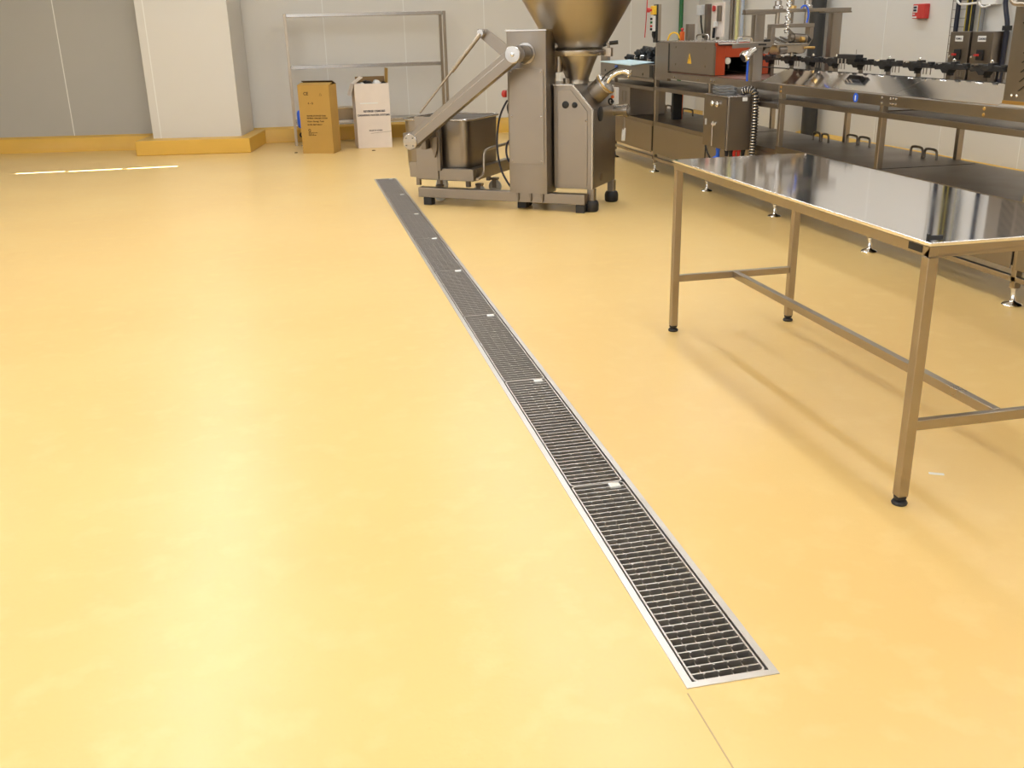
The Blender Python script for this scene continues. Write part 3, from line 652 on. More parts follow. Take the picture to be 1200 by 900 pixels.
# infeed conveyor
t = thing('infeed_conveyor', 'steel sided infeed conveyor left of the tall post with raised back guard', 'conveyor', (CX, 10.21, .967))
MB().box(CX, CX+.03, 10.23, 12.09, .967, 1.108).build('front_side', 'steel', t, bevel=.003, world=True)
MB().box(CX, CX+.03, 11.80, 12.09, 1.1085, 1.175).build('end_block', 'steel', t, bevel=.003, world=True)
MB().box(4.30, 4.33, 10.23, 12.0, .967, 1.165).build('back_side', 'steel_dark', t, bevel=.003, world=True)
MB().box(4.285, 4.345, 10.23, 12.0, 1.1655, 1.182).build('back_rim', 'steel_bright', t, bevel=.003, world=True)
MB().box(CX+.03, 4.30, 10.23, 12.05, 1.02, 1.045).build('belt', 'grey', t, world=True)
for y in (10.55, 11.05, 11.9): MB().lathe([(0, .006), (.012, .004), (.014, 0)], Vector((CX, y, 1.0))-Vector(t.location), (-1, 0, 0), 10).build('bolt', 'black', t)
MB().box(CX-.006, CX, 10.24, 10.33, .975, 1.10).build('dark_gap', 'black', t, world=True)
MB().box(CX-.012, CX-.001, 11.42, 11.50, 1.03, 1.07).build('blue_latch', 'blue', t, bevel=.003, world=True)
# pale blue board
A_, B_, C_, D_ = (3.565, 11.48), (4.02, 11.74), (3.94, 10.69), (3.46, 10.07)
o = MB().prism([(p[0]-3.5, p[1]-10.25) for p in (A_, B_, C_, D_)], 0, .010, 'xy').build('cutting_board', 'pale_blue', None, bevel=.002); o.location = (3.5, 10.25, 1.109)
tag(o, 'pale blue plastic board lying on the infeed conveyor', 'board')
# dark drive units
t = thing('chain_drive', 'cluster of black and chrome drive parts on the infeed behind the pale blue board', 'drive unit', (4.1, 11.6, 1.045))
MB().prism([(10.75, 1.046), (12.05, 1.046), (12.2, 1.07), (12.1, 1.105), (11.85, 1.14), (11.6, 1.15), (11.5, 1.17), (10.75, 1.17)], 4.06, 4.18, 'yz').build('gearbox', 'black', t, bevel=.01, world=True)
for y, z, r in ((11.85, 1.12, .045), (11.50, 1.18, .045), (11.28, 1.215, .05), (11.08, 1.20, .055), (10.90, 1.22, .04)):
    MB().lathe([(0, 0), (r, 0), (r, .10), (r*.4, .11), (r*.3, .13), (0, .13)], Vector((4.12, y, z))-Vector(t.location), (-1, 0, .15), 14).build('sprocket', 'black', t)
for y, z in ((11.35, 1.15), (11.1, 1.13), (11.55, 1.14)): MB().lathe([(0, 0), (.022, 0), (.022, .04), (0, .045)], Vector((4.055, y, z))-Vector(t.location), (-1, .2, .1), 10).build('chrome_coupling', 'chrome', t)

# tunnel machine with red end face
t = thing('tunnel_machine', 'box shaped steel tunnel with bright red end and dark opening', 'machine', (CX, 8.64, 1.043))
T0, T1, TB, TT = 8.66, 9.80, 1.058, 1.335
b = MB(); b.box(CX, CX+.012, T0, T1, TB, TT); b.box(4.33, 4.342, T0, T1, TB, TT); b.box(CX, 4.342, T0, T1, TT-.012, TT); b.box(CX, 4.342, T1-.012, T1, TB, TT)
b.build('housing', 'steel', t, bevel=.002, world=True)
MB().box(CX-.003, CX+.035, 9.80, 10.14, .96, TT-.002).build('side_cover', 'steel', t, bevel=.003, world=True)
MB().box(CX+.035, 4.34, 9.80, 10.14, TT-.014, TT-.002).build('rear_cover', 'steel', t, bevel=.003, world=True)
MB().box(CX-.001, 4.35, T0-.01, 10.145, TT+.0005, TT+.012).build('lid', 'steel_bright', t, bevel=.003, world=True)
MB().box(CX-.002, CX, T1-.03, T1+.015, TB+.005, TT-.01).build('dark_joint', 'black', t, world=True, smooth=False)
r = MB(); r.box(CX+.004, CX+.10, T0-.018, T0, TB, TT); r.box(CX+.10, 4.29, T0-.018, T0, 1.212, TT); r.box(4.235, 4.29, T0-.018, T0, TB, 1.212)
r.build('red_end', 'redorange', t, bevel=.002, world=True)
MB().box(CX-.004, CX+.008, T0-.02, T0+.012, TB, TT-.03).build('hinge', 'steel_dark', t, bevel=.002, world=True)
MB().cyl(Vector((CX+.02, T0-.03, TT-.012))-Vector(t.location), Vector((CX+.22, T0-.03, TT-.012))-Vector(t.location), .012).build('roller', 'steel', t)
b = MB(); b.box(CX+.04, 4.30, T1-.04, T1-.02, TB, TT-.02); b.box(4.28, 4.30, T0, T1, TB, TT-.02); b.build('inner_wall', 'black', t, world=True)
MB().box(CX+.012, 4.32, 7.85, T1-.05, 1.043, 1.052).build('belt', 'belt', t, world=True)
MB().lathe([(0, 0), (.03, 0), (.03, .03), (0, .03)], Vector((4.02, T0+.3, 1.17))-Vector(t.location), (0, -1, 0), 14).build('inner_knob', 'chrome', t)
MB().box(4.03, 4.04, T0+.28, T0+.29, 1.10, 1.16).build('inner_lever', 'steel_dark', t, world=True)
for y, z in ((9.60, 1.29), (8.86, 1.29), (9.60, 1.13), (8.86, 1.13)): MB().lathe([(0, .006), (.010, .004), (.012, 0)], Vector((CX, y, z))-Vector(t.location), (-1, 0, 0), 10).build('bolt', 'steel_dark', t)
w = MB(); w.prism([(9.19, 1.145), (9.29, 1.145), (9.24, 1.24)], CX-.003, CX, 'yz'); o = w.build('warning_sign', 'yellow', t, world=True, smooth=False); o['label'] = 'yellow triangular warning sign'
w = MB(); w.prism([(9.243, 1.215), (9.250, 1.19), (9.240, 1.19), (9.246, 1.165), (9.232, 1.195), (9.240, 1.195)], CX-.0045, CX-.003, 'yz'); w.build('warning_symbol', 'black', t, world=True, smooth=False)
def loop_handle(par, x0, y0, x1, y1, z, h, r=.008, m='steel_bright'):
    a, b = Vector((x0, y0, z)), Vector((x1, y1, z)); d = (b-a).normalized()*.03; u = Vector((0, 0, h))
    MB().tube([a, a+u*.7, a+u+d, b+u-d, b+u*.7, b], r, 8, 1).build('handle', m, par, world=True)
loop_handle(t, 4.06, 9.80, 4.06, 9.50, TT+.01, .055)
# small things on the tunnel lid
o = thing('limit_switch', 'orange safety switch with yellow cable on top of the tunnel', 'switch', (4.0, 10.05, TT+.012))
MB().box(3.98, 4.02, 10.02, 10.06, TT+.013, TT+.095).build('body', 'orange', o, bevel=.004, world=True)
MB().lathe([(.012, .083), (.010, .095), (.017, .10), (.017, .115), (0, .12)], (0, -.01, 0), seg=12).build('plunger', 'red', o)
MB().tube([(3.98, 10.05, TT+.03), (3.96, 10.06, TT+.075), (3.93, 10.08, TT+.09), (3.89, 10.10, TT+.075), (3.87, 10.11, TT+.013)], .009, 8, 2).build('yellow_cable', 'yellow', o, world=True)
o = MB().box(0, .075, 0, .07, 0, .155).build('steel_box', 'steel_dark', None, bevel=.004); o.location = (3.99, 9.86, TT+.013); tag(o, 'small upright steel box on the tunnel, right of the green pipe', 'box')

# tall post accessories (left of post A)
t = thing('stop_station', 'yellow stop button box with push button strip on the tall post', 'control box', (CX-.002, 10.16, 1.35))
MB().box(CX-.06, CX-.003, 10.12, 10.20, 1.60, 1.685).build('yellow_box', 'yellow', t, bevel=.006, world=True)
MB().box(CX-.02, CX-.0025, 10.11, 10.21, 1.33, 1.70).build('back_plate', 'black', t, bevel=.004, world=True)
MB().lathe([(.012, 0), (.012, .02), (.024, .022), (.024, .045), (0, .05)], (-.058, 0, .295), (-1, 0, .0), 16).build('stop_button', 'red', t)
MB().box(CX-.052, CX-.021, 10.13, 10.19, 1.44, 1.59).build('button_strip', 'white', t, bevel=.004, world=True)
for z, m in ((.21, 'black'), (.175, 'green'), (.14, 'red'), (.11, 'black')): MB().lathe([(.011, 0), (.011, .018), (0, .02)], (-.050, 0, z), (-1, 0, 0), 10).build('push_button', m, t)
MB().tube([(CX-.035, 10.16, 1.44), (CX-.04, 10.16, 1.40), (CX-.02, 10.16, 1.37)], .014, 8, 1).build('cable_gland', 'black', t, world=True)
o = MB().tube([(0, 0, 0), (.012, 0, .20), (.02, 0, .40), (.022, 0, .8), (.022, 0, 2.9)], .005, 6).build('red_pull_cord', 'red', None); o.location = (CX-.12, 10.18, 1.38); tag(o, 'thin red cord hanging beside the yellow stop button box', 'cord')

# control posts behind the tunnel
t = thing('control_post', 'dark steel post with grey box behind the tunnel handle', 'post', (4.30, 10.13, 1.35))
MB().box(4.28, 4.33, 10.08, 10.14, 1.348, 1.692).build('upright', 'steel_dark', t, bevel=.003, world=True)
MB().box(4.235, 4.279, 10.14, 10.25, 1.585, 1.685).build('junction_box', 'greyl', t, bevel=.004, world=True)
MB().tube([(4.26, 10.19, 1.585), (4.262, 10.18, 1.50), (4.27, 10.13, 1.36)], .010, 8, 1).build('cable', 'black', t, world=True)
t = thing('pendant_panel', 'pale control panel with red button and black handle right of the dark post', 'control panel', (4.33, 9.9, 1.36))
MB().box(4.334, 4.349, 9.90, 9.95, 1.348, 1.37).build('stand', 'steel_dark', t, world=True)
MB().box(4.331, 4.36, 9.80, 10.05, 1.37, 1.70).build('panel', 'whitecard', t, bevel=.004, world=True)
MB().lathe([(.026, 0), (.030, .02), (0, .03)], Vector((4.331, 10.0, 1.645))-Vector(t.location), (-1, 0, 0), 14).build('stop_button', 'red', t)
MB().box(4.30, 4.330, 9.82, 9.88, 1.52, 1.67).build('switch_block', 'steel_dark', t, bevel=.004, world=True)
MB().box(4.305, 4.330, 9.90, 9.97, 1.47, 1.52).build('label_holder', 'white', t, bevel=.004, world=True)
MB().cyl(Vector((4.31, 9.96, 1.36))-Vector(t.location), Vector((4.31, 9.95, 1.46))-Vector(t.location), .014).build('grip', 'black', t)

# sloped splash sheets under the chain
def sheet(y0, y1, label):
    t = MB(); p = [(CX+.02, 1.041), (CX+.03, 1.046), (4.06, 1.132), (4.06, 1.126), (CX+.03, 1.040)]
    t.prism(p, y0, y1); o = t.build('splash_sheet', 'steel_sheet', None); tag(o, label, 'steel sheet', 'sloped sheets under the chain'); return o
def sheet_sk(y0a, y0b, y1a, y1b, label):
    b = MB(); x0, x1, z0, z1 = CX+.022, 4.01, 1.0455, 1.139
    v = [(x0, y0a, z0), (x1, y0b, z1), (x1, y1b, z1), (x0, y1a, z0)]
    b.poly(v+[(p[0], p[1], p[2]-.003) for p in v], [(0, 1, 2, 3), (7, 6, 5, 4), (0, 4, 5, 1), (1, 5, 6, 2), (2, 6, 7, 3), (3, 7, 4, 0)])
    return tag(b.build('splash_sheet', 'steel_sheet', None, smooth=False), label, 'steel sheet', 'sloped sheets under the chain')
sheet_sk(5.85, 5.85, 7.74, 7.74, 'mirror bright sloped sheet under the chain, left of the diagonal seam')
sheet_sk(4.85, 4.85, 5.842, 5.842, 'mirror bright sloped sheet under the chain, right of the seam beside the slotted guard')
MB_o = MB().box(4.012, 4.020, 4.85, 8.62, 1.134, 1.143).build('sheet_edge_bar', 'black', None, bevel=.002); tag(MB_o, 'thin dark bar running along the top edge of the sloped sheets', 'bar')

# chain carriers
def carrier():
    r = thing('chain_carrier', '', 'chain carrier', (4.12, 0, 1.148), 0, 'black carriers along the conveyor chain')
    a = MB(); a.box(-.03, .03, -.17, .02, .022, .036); a.prism([(-.16, .020), (.02, .018), (.05, .03), (.02, .044), (-.04, .048), (-.13, .042)], -.035, -.012, 'yz')
    a.box(-.04, -.01, -.165, -.125, .036, .05); a.box(-.04, .0, -.06, -.02, .03, .056); a.build('arm', 'black', r, bevel=.003)
    b = MB(); b.prism([(.02, .0), (.06, .0), (.085, .018), (.13, .014), (.15, .026), (.13, .036), (.06, .046), (.02, .05), (-.01, .030)], -.03, .03, 'yz'); b.build('bracket', 'black', r, bevel=.003)
    MB().box(.0, .028, .025, .05, -.012, .004).build('foot_block', 'black', r)
    for y in (-.14, -.10, -.07): MB().cyl((-.02, y, -.012), (-.02, y, .022), .0035, seg=8).build('pin', 'steel_dark', r)
    c = MB(); c.box(-.045, -.005, .05, .11, .044, .050); c.build('bright_clip', 'chrome', r)
    MB().lathe([(0, .014), (.008, .010), (.010, 0)], (-.03, -.04, .056), (0, 0, 1), 8).build('bolt', 'chrome', r)
    MB().lathe([(0, .012), (.007, .010), (.009, 0)], (-.028, .12, .036), (0, 0, 1), 8).build('bolt', 'black', r)
    return r
c0_ = carrier(); ncar = 9; cy0 = 5.385; dyc = .355
nm = ['nearest black chain carrier, beside the slotted guard', 'second black chain carrier from the slotted guard', 'third black chain carrier from the slotted guard', 'fourth black chain carrier from the slotted guard',
      'black chain carrier right behind the flat topped black block', 'black chain carrier in front of the rear gantry post', 'black chain carrier just left of the rear gantry post',
      'black chain carrier under the right half of the press head', 'farthest black chain carrier, just right of the front gantry post']
for i in range(ncar):
    c = c0_ if i == 0 else copy_tree(c0_)
    c.location = (4.12, cy0+dyc*i, 1.170); c.scale = (1, 1.10, 1.3); c['label'] = nm[i]
t = thing('carrier_block', 'flat topped black block with pins standing higher than the chain carriers', 'block', (4.035, 6.83, 1.20))
MB().box(-.03, .03, -.13, .13, .036, .066).build('top_plate', 'black', t, bevel=.003)
MB().box(-.02, .02, -.10, .08, .012, .036).build('body', 'black', t, bevel=.003)
for y in (-.0, .05, .10): MB().cyl((-.034, y, .0), (-.034, y, .035), .005, seg=8).build('pin', 'steel_frame', t)
MB().cyl((0, -.08, .066), (0, -.08, .10), .003, seg=6).build('antenna_pin', 'steel_frame', t)
o = MB().box(4.16, 4.20, 4.9, 8.6, 1.190, 1.205).build('chain_track', 'black', None, bevel=.002); tag(o, 'long black track carrying the chain carriers along the conveyor', 'track')
for i in range(10): MB().box(4.165, 4.195, 5.1+.36*i, 5.115+.36*i, 1.045, 1.190).build('support_peg', 'steel_dark', bpy.data.objects['chain_track'])

# gantry
GY = 7.80
t = thing('gantry', 'stainless steel gantry of two posts and a crossbeam over the chain', 'gantry', (3.76, GY, 1.03))
MB().prism(rrect(3.715, 3.80, GY-.04, GY+.04, .006, 2), 1.0505, 1.56, 'xy').build('post', 'steel', t, world=True)
MB().prism(rrect(4.40, 4.485, GY-.04, GY+.04, .006, 2), 1.0505, 1.56, 'xy').build('post', 'steel', t, world=True)
MB().box(3.70, 3.815, GY-.045, GY+.045, 1.0425, 1.05).build('base_plate', 'steel', t, world=True)
MB().box(4.38, 4.54, GY-.05, GY+.05, 1.0425, 1.05).build('base_plate', 'steel', t, world=True)
MB().box(3.635, 3.89, GY-.05, GY+.05, 1.561, 1.572).build('cap_plate', 'steel_dark', t, bevel=.002, world=True)
MB().box(4.32, 4.56, GY-.05, GY+.05, 1.561, 1.572).build('cap_plate', 'steel_dark', t, bevel=.002, world=True)
MB().box(3.63, 4.565, GY-.03, GY+.03, 1.5725, 1.600).build('crossbeam', 'steel', t, bevel=.003, world=True)
for x, r in ((3.925, .019), (4.185, .019)):
    MB().cyl(Vector((x, GY, 1.486))-Vector(t.location), Vector((x, GY, 2.3))-Vector(t.location), r).build('guide_rod', 'steel_frame', t)
    MB().lathe([(.04, 0), (.04, .02), (.028, .03), (.028, .06), (.02, .062)], Vector((x, GY, 1.600))-Vector(t.location), seg=18).build('rod_bush', 'steel_bright', t)
MB().cyl(Vector((4.055, GY, 1.487))-Vector(t.location), Vector((4.055, GY, 2.3))-Vector(t.location), .010).build('piston_rod', 'steel_dark', t)
MB().lathe([(.03, 0), (.03, .02), (.012, .024)], Vector((4.055, GY, 1.601))-Vector(t.location), seg=14).build('brass_nut', 'brass', t)
# suspended yoke
t = thing('press_head', 'press head with octagonal steel yoke hanging in the gantry', 'press head', (4.06, GY-.02, 1.2))
y0, y1 = GY-.04, GY+.04
MB().box(3.86, 4.24, y0, y1, 1.455, 1.485).build('yoke_bar', 'steel', t, bevel=.003, world=True)
MB().prism([(3.862, 1.455), (3.895, 1.455), (3.895, 1.36), (3.84, 1.255), (3.80, 1.27), (3.862, 1.375)], y0, y1).build('yoke_arm', 'steel', t, world=True, bevel=.003)
MB().prism([(4.20, 1.455), (4.236, 1.455), (4.236, 1.37), (4.165, 1.255), (4.13, 1.28), (4.20, 1.38)], y0, y1).build('yoke_arm', 'steel', t, world=True, bevel=.003)
MB().prism([(3.90, 1.275), (3.925, 1.25), (3.96, 1.25), (3.98, 1.263), (4.06, 1.263), (4.08, 1.25), (4.12, 1.255), (4.135, 1.28), (4.13, 1.325), (3.89, 1.325)], y0-.06, y1+.04).build('press_block', 'steel_frame', t, world=True, bevel=.004)
b = MB(); b.poly([(3.885, y0-.09, 1.328), (4.14, y0-.09, 1.328), (4.10, y1+.10, 1.375), (3.89, y1+.10, 1.375), (3.885, y0-.09, 1.336), (4.14, y0-.09, 1.336), (4.10, y1+.10, 1.383), (3.89, y1+.10, 1.383)], [(0, 1, 2, 3), (4, 5, 6, 7), (0, 1, 5, 4), (1, 2, 6, 5), (2, 3, 7, 6), (3, 0, 4, 7)]); b.build('cover_plate', 'steel_bright', t, world=True)
for x in (3.97, 4.03): MB().bar(Vector((x, y0-.05, 1.345))-Vector(t.location), Vector((x-.02, y1+.05, 1.385))-Vector(t.location), .018, .010).build('plate_rib', 'steel_dark', t)
m_ = MB(); m_.cyl((-.03, -.06, .175), (.09, -.05, .165), .038); m_.cyl((-.06, -.06, .18), (-.03, -.06, .175), .030); m_.build('motor', 'steel_dark', t)
MB().cyl((.02, -.10, .165), (.05, -.10, .162), .022).build('motor_ring', 'brass', t)
MB().bar((-.08, -.05, .25), (-.01, -.05, .19), .02).build('motor_arm', 'steel_dark', t)
MB().bar((.08, -.05, .18), (.12, -.05, .145), .045).build('motor_flange', 'black', t)
MB().cyl((-.155, -.08, .085), (-.09, -.08, .085), .030).build('clamp_drum', 'steel_dark', t)
MB().cyl((.06, -.10, .10), (.15, -.10, .098), .010).build('pin', 'brass', t)
MB().cyl((-.01, -.03, .035), (-.01, -.03, .064), .016).build('stub', 'steel_frame', t)
MB().box(3.93, 3.955, y0+.0, y0+.03, 1.225, 1.25).build('stub', 'steel_dark', t, world=True)
MB().box(3.803, 3.86, y0, y1, 1.30, 1.37).build('valve_block', 'black', t, world=True, bevel=.004)
# chrome chain (spiral) hanging beside the rods
t2 = MB(); 
for i in range(9): t2.ring((3.975+.004*(-1)**i, GY-.08, 1.42+.026*i), (.5*(-1)**i, .3, 1), .020, .0055, 12, 6)
o = t2.build('chrome_hose', 'chrome', None); tag(o, 'shiny twisted chrome hose hanging through the gantry', 'hose')
t3 = MB(); 
for i in range(22): t3.ring((3.975+.004*(-1)**i, GY-.08, 1.66+.026*i), (.5*(-1)**i, .3, 1), .020, .0055, 12, 6)
t3.build('upper_coils', 'chrome', o)
o = MB().tube([(4.10, GY-.05, 1.60), (4.12, GY-.06, 1.625), (4.155, GY-.06, 1.61), (4.17, GY-.06, 1.55), (4.155, GY-.06, 1.49)], .007, 8, 2).build('blue_air_line', 'blue', None); tag(o, 'thin blue air line looped beside the gantry crossbeam', 'hose')
o = MB().tube([(3.69, GY-.02, 1.30), (3.675, GY-.03, 1.22), (3.672, GY-.03, 1.13), (3.685, GY-.01, 1.05)], .009, 8, 2).build('blue_water_hose', 'blue', None); tag(o, 'blue hose running down beside the left gantry post', 'hose')
# arm with nozzle across left post
t = thing('nozzle_arm', 'steel clamp arm with chrome nozzle fixed across the left gantry post', 'nozzle', (3.70, GY-.05, 1.33))
b = MB(); b.prism([(3.52, 1.345), (3.72, 1.352), (3.86, 1.352), (3.872, 1.335), (3.86, 1.312), (3.70, 1.312), (3.52, 1.308)], GY-.065, GY-.046); b.build('clamp_plate', 'steel', t, bevel=.003, world=True)
MB().box(3.74, 3.81, GY-.068, GY-.064, 1.325, 1.338).build('slot', 'black', t, world=True)
loop_handle(t, 3.56, GY-.055, 3.69, GY-.055, 1.345, .05, .007)
MB().lathe([(.030, 0), (.042, .01), (.045, .03), (.030, .07), (.024, .14), (0, .14)], Vector((3.585, GY-.12, 1.235))-Vector(t.location), (.8, .3, .42), 20).build('nozzle', 'chrome', t)
MB().lathe([(0, .004), (.030, .002)], Vector((3.585, GY-.12, 1.235))-Vector(t.location), (.8, .3, .42), 20).build('nozzle_mouth', 'navy', t)
MB().tube([(3.70, GY-.05, 1.30), (3.66, GY-.08, 1.29)], .014, 8).build('nozzle_neck', 'steel_bright', t, world=True)

# hanging control cabinet in front
CB = (3.50, 3.722, 7.735, 8.215, .50, .928)
t = thing('control_cabinet', 'small brown-grey steel control cabinet hung on the frame with corrugated hose beside it', 'cabinet', (3.50, 7.735, .50))
MB().box(CB[0]+.012, CB[1], CB[2], CB[3], CB[4], CB[5]).build('body', 'steel_dark', t, bevel=.003, world=True)
dr = MB().box(CB[0]-.004, CB[0]+.0095, CB[2]+.012, CB[3]-.004, CB[4]+.006, CB[5]-.006).build('door', 'steel_dark', t, bevel=.003, world=True)
MB().box(CB[0]+.003, CB[0]+.016, CB[2]-.006, CB[2]+.006, CB[4], CB[5]).build('door_edge', 'steel_bright', t, bevel=.002, world=True)
MB().box(CB[0]-.01, CB[1]+.004, CB[2]-.006, CB[3]+.004, CB[5], CB[5]+.008).build('rain_lid', 'steel_bright', t, bevel=.002, world=True)
for y in (7.90, 8.0): MB().lathe([(.022, 0), (.024, .018), (.016, .028), (0, .032)], (-.004, y-7.735, .865-.50), (-1, 0, 0), 16).build('indicator', 'chrome', dr)
MB().lathe([(.020, 0), (.022, .02), (0, .024)], (-.004, 7.965-7.735, .70-.5), (-1, 0, 0), 14).build('latch', 'chrome', dr)
MB().box(-.030, -.016, .17, .25, .19, .21).build('latch_handle', 'chrome', dr, bevel=.003)
MB().box(3.488, 3.496, 8.14, 8.16, .68, .73).build('door_label', 'greyl', t, world=True)
MB().cyl((-.022, .235, .02), (-.022, .235, .19), .0065).build('rod', 'steel_bright', dr)
MB().box(CX-.045, CX-.001, 7.80, 8.15, .60, .85).build('bracket', 'steel', t, bevel=.003, world=True)
MB().box(3.63, 3.67, 7.729, 7.735, .895, .925).build('sticker', 'seal', t, world=True)
for x, y, m in ((3.53, 7.95, 'blue'), (3.55, 7.82, 'navy'), (3.60, 7.78, 'red'), (3.64, 7.78, 'red'), (3.57, 7.78, 'black'), (3.68, 7.78, 'black')):
    MB().lathe([(.014, -.055), (.016, -.02), (.020, -.015), (.020, 0)], (x-3.5, y-7.735, 0), seg=12).build('cable_gland', m, t)
MB().tube([(3.53, 7.95, .45), (3.535, 7.96, .43), (3.50, 7.98, .40)], .018, 8, 1).build('blue_tap', 'blue', t, world=True)
o = MB().tube([(3.50, 8.15, .50), (3.49, 8.08, .44), (3.50, 7.98, .38), (3.56, 7.90, .33)], .008, 8, 2).build('thin_cable', 'black', None); tag(o, 'thin black cable hanging below the control cabinet', 'cable')
# coiled cables on the cabinet
c = MB(); rnd = random.Random(3)
for k in range(7):
    a, b2 = rnd.uniform(.075, .10), rnd.uniform(.17, .22); z = CB[5]+.014+.008*k; ph = rnd.uniform(0, 6)
    c.tube([(3.605+a*.9*math.cos(ph+2*PI*i/28), 8.04+b2*.8*math.sin(ph+2*PI*i/28), z+.006*math.sin(3*2*PI*i/28+k)) for i in range(29)], .0065, 6)
o = c.build('cable_coil', 'grey', None); tag(o, 'coil of grey cable lying on top of the control cabinet', 'cable')
o = MB().box(3.665, 3.70, 7.82, 7.85, .937, 1.0).build('blue_strap', 'navy', None, bevel=.004); tag(o, 'dark blue strap at the end of the cable coil', 'strap')
# corrugated hose
c = MB(); path = [Vector(p) for p in ((3.66, 7.80, .967), (3.69, 7.76, .985), (3.722, 7.71, .975), (3.726, 7.69, .90), (3.724, 7.685, .70), (3.720, 7.685, .50), (3.715, 7.685, .40))]
pp = path
for _ in range(3):
    q = [pp[0]]
    for a, b2 in zip(pp, pp[1:]): q += [a*.75+b2*.25, a*.25+b2*.75]
    pp = q+[pp[-1]]
lens = [0]
for a, b2 in zip(pp, pp[1:]): lens.append(lens[-1]+(b2-a).length)
def at(s):
    for i in range(1, len(pp)):
        if lens[i] >= s: return pp[i-1].lerp(pp[i], (s-lens[i-1])/max(1e-6, lens[i]-lens[i-1])), (pp[i]-pp[i-1]).normalized()
    return pp[-1], (pp[-1]-pp[-2]).normalized()
c.tube(pp, .024, 12); c2 = MB(); s = .01
while s < lens[-1]:
    p, dd = at(s); c2.ring(p, dd, .028, .0055, 16, 6); s += .0235
t = thing('corrugated_hose', 'black and silver corrugated hose arching down beside the control cabinet', 'hose', (3.72, 7.685, .40))
c.build('inner_hose', 'black', t, world=True); c2.build('rings', 'steel_bright', t, world=True)

# slotted guard at the right edge
t = thing('slotted_guard', 'upright steel guard panel with diagonal vent slots at the right edge', 'guard', (3.8, 4.83, 1.04))
b = MB().box(3.80, 4.45, 3.7, 4.835, 1.052, 2.1).build('housing', 'steel', t, bevel=.006, world=True)
for i in range(9):
    z = 1.125+.048*i
    for yy in (4.72,):
        p0 = Vector((3.799, yy+.0, z)); MB().bar(p0-Vector(t.location), p0+Vector((0, -.11, .068))-Vector(t.location), .010, .004).build('vent_slot', 'black', t)
for i in range(9):
    p0 = Vector((3.799, 4.59, 1.10+.048*i)); MB().bar(p0-Vector(t.location), p0+Vector((0, -.13, .075))-Vector(t.location), .010, .004).build('vent_slot', 'black', t)
for i in range(4):
    p0 = Vector((3.799, 4.755, 1.47+.06*i)); MB().bar(p0-Vector(t.location), p0+Vector((0, -.10, -.075))-Vector(t.location), .010, .004).build('vent_slot', 'black', t)
for y in (4.77, 4.73): MB().lathe([(0, .006), (.009, 0)], Vector((3.80, y, 1.10))-Vector(t.location), (-1, 0, 0), 8).build('bolt', 'chrome', t)
MB().box(3.795, 3.80, 3.7, 4.83, 1.054, 1.072).build('lower_edge', 'brass', t, world=True)
MB().tube([(3.78, 4.86, 2.0), (3.78, 4.86, 1.60), (3.78, 4.83, 1.56), (3.78, 4.72, 1.56), (3.78, 4.68, 1.52)], .013, 10, 2).build('bent_pipe', 'steel_frame', t, world=True)

# ------------------------------------------------------------------ things on the walls
def wall_box(y0, y1, z0, z1, label):
    t = thing('switch_cabinet', label, 'electrical box', (XR, y0, z0), 0, 'steel switch cabinets on the right wall')
    MB().box(XR-.16, XR-.001, y0, y1, z0, z1).build('body', 'steel_dark', t, bevel=.004, world=True)
    ym = (y0+y1)/2
    MB().box(XR-.163, XR-.160, ym-.05, ym+.06, z1-.085, z1-.035).build('name_plate', 'white', t, world=True)
    text_mesh('plate_text', 'BOMBA' if 'left' in label else 'CUADRO', .024, 'ink', frame_m((XR-.1635, ym+.05, z1-.07), (0, -1, 0), (0, 0, 1)), t)
    MB().box(XR-.175, XR-.160, ym-.045, ym+.045, z1-.245, z1-.155).build('switch_plate', 'black', t, bevel=.004, world=True)
    MB().box(XR-.195, XR-.175, ym+.0, ym+.05, z1-.21, z1-.19).build('switch_lever', 'red', t, bevel=.003, world=True)
    MB().lathe([(.012, 0), (.012, .012), (0, .014)], Vector((XR-.16, y1-.035, z1-.22))-Vector(t.location), (-1, 0, 0), 12).build('lock', 'chrome', t)
wall_box(8.37, 8.655, .90, 1.378, 'left one of the two steel switch cabinets on the right wall')
wall_box(8.045, 8.335, .90, 1.378, 'right one of the two steel switch cabinets, nearer the slotted guard')
t = thing('fire_alarm', 'red fire alarm call point on the right wall', 'fire alarm', (XR, 9.355, 1.565))
MB().box(XR-.06, XR-.001, 9.255, 9.46, 1.50, 1.64).build('housing', 'red', t, bevel=.008, world=True)
MB().box(XR-.063, XR-.060, 9.375, 9.445, 1.56, 1.625).build('window_frame', 'white', t, world=True)
MB().box(XR-.066, XR-.063, 9.385, 9.437, 1.570, 1.590).build('dark_window', 'navy', t, world=True); MB().box(XR-.066, XR-.063, 9.385, 9.437, 1.598, 1.617).build('dark_window', 'navy', t, world=True)
MB().box(XR-.063, XR-.060, 9.38, 9.45, 1.508, 1.522).build('label_strip', 'white', t, world=True)
text_mesh('alarm_text', 'FIRE', .018, 'white', frame_m((XR-.0635, 9.44, 1.537), (0, -1, 0), (0, 0, 1)), t)
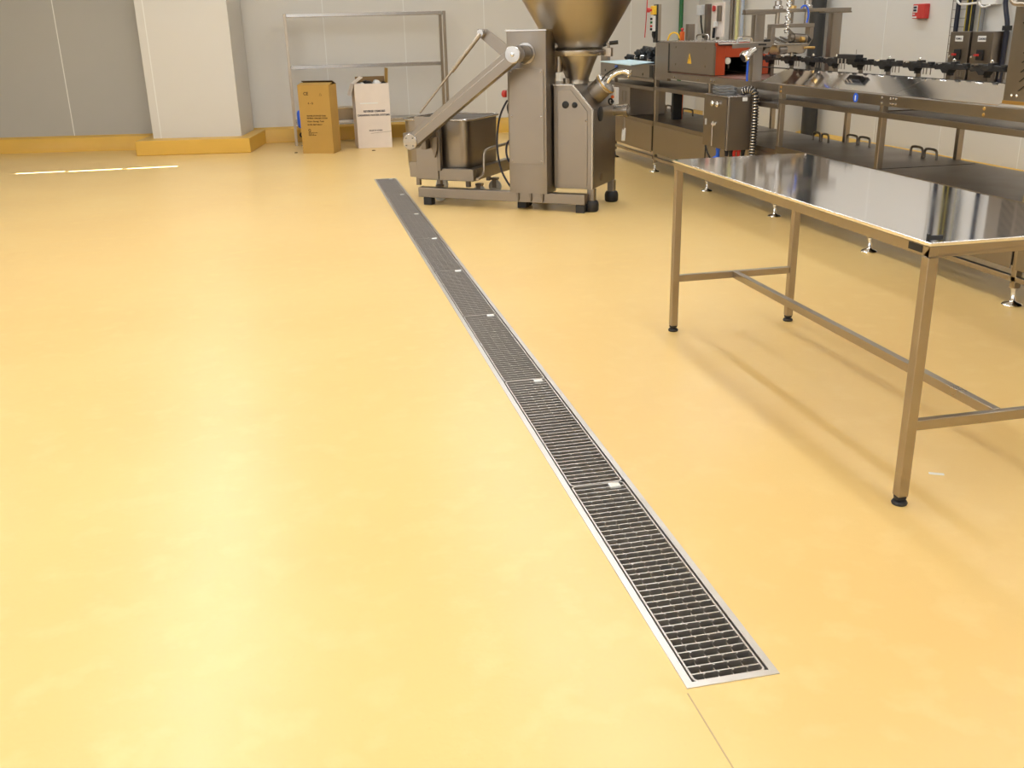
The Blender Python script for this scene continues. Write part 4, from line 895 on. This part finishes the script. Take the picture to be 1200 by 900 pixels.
# cable ladder
t = thing('wire_tray', 'thin wire cable ladder running up the right wall', 'cable tray', (XR, 8.86, .9))
b = MB()
for y in (8.79, 8.885): b.cyl((-.012, y-8.86, 0), (-.012, y-8.86, CEIL-.9), .003, seg=6)
for i in range(43): b.cyl((-.012, -.32 if i > 5 else -.10, .05+.078*i), (-.012, .025, .05+.078*i), .0025, seg=6)
b.build('wires', 'steel_dark', t)
def conduit(name, y, z0, r, m, label, x=XR-.05):
    o = MB().tube([(0, 0, 0), (0, 0, (CEIL-z0)/2), (0, 0, CEIL-z0)], r, 10).build(name, m, None); o.location = (x, y, z0); tag(o, label, 'cable'); return o
conduit('wall_cable', 8.745, .90, .022, 'navy', 'thick navy cable left of the switch cabinets')
for y, m, lb in ((8.615, 'yellow', 'yellow striped cable above the left switch cabinet, leftmost of the bundle'), (8.58, 'black', 'black cable beside the leftmost yellow cable above the switch cabinet'), (8.545, 'yellow', 'second yellow cable in the bundle above the left switch cabinet'), (8.515, 'black', 'second black cable in the bundle above the left switch cabinet')):
    conduit('wall_cable', y, 1.38, .016 if m == 'black' else .007, m if m == 'black' else 'cable_yellow', lb)
conduit('wall_cable', 8.415, 1.38, .007, 'cable_yellow', 'single yellow cable above the middle of the switch cabinets'); conduit('wall_cable', 8.385, 1.38, .020, 'grey', 'grey cable right of the single yellow cable')
o = MB().tube([(XR-.06, 8.02, .9), (XR-.06, 8.015, 1.15), (XR-.06, 8.01, 1.40), (XR-.06, 8.02, 1.46), (XR-.06, 8.06, 1.55), (XR-.06, 8.09, 1.65), (XR-.06, 8.09, CEIL)], .021, 10, 2).build('wall_cable', 'navy', None); tag(o, 'thick navy cable bending along the right side of the switch cabinets', 'cable')
MB().box(XR-.09, XR-.03, 7.985, 8.04, 1.385, 1.425).build('cable_clamp', 'black', o)
t = thing('junction_box', 'white junction box high on the right wall above the switch cabinets', 'junction box', (XR, 8.3, 1.6))
MB().box(XR-.07, XR-.001, 8.20, 8.40, 1.605, 1.80).build('box', 'white', t, bevel=.005, world=True)
MB().tube([(XR-.09, 8.40, 1.63), (XR-.10, 8.36, 1.595), (XR-.10, 8.30, 1.585), (XR-.08, 8.25, 1.60)], .009, 8, 2).build('cable', 'white', t, world=True)
o = MB().tube([(XR-.09, 8.74, 1.78), (XR-.10, 8.72, 1.68), (XR-.11, 8.66, 1.62), (XR-.11, 8.56, 1.615), (XR-.10, 8.42, 1.625)], .010, 8, 2).build('white_cable', 'white', None); tag(o, 'white cable looping from the cable ladder to the junction box', 'cable')
# pipes near the far corner
o = MB().cyl((0, 0, 0), (0, 0, CEIL-.22), .032).build('green_pipe', 'green', None); o.location = (6.0-.02, 15.08, .22); tag(o, 'dark green upright pipe in the far corner', 'pipe')
o = MB().cyl((0, 0, 0), (0, 0, CEIL), .030).build('brown_pipe', 'steel_dark', None); o.location = (6.24, 13.80, 0); tag(o, 'brownish upright pipe left of the gantry on the boxed corner', 'pipe')
o = MB().cyl((0, 0, 0), (0, 0, CEIL), .022).build('yellow_pipe', mat('pale_yellow', (.75, .72, .35), .5), None); o.location = (6.24, 13.62, 0); tag(o, 'pale yellow upright pipe right of the brownish pipe', 'pipe')
o = MB().cyl((0, 0, 0), (0, 0, CEIL), .025).build('blue_grey_pipe', mat('pale_blue_grey', (.50, .56, .66), .5), None); o.location = (6.24, 13.46, 0); tag(o, 'pale blue-grey upright pipe beside the yellow pipe', 'pipe')
o = MB().cyl((0, 0, 0), (0, 0, CEIL), .092, seg=32).build('black_downpipe', mat('dark_pipe', (.035, .035, .035), .45), None); o.location = (6.17, 11.24, 0); tag(o, 'wide black round downpipe on the right wall behind the gantry', 'pipe')
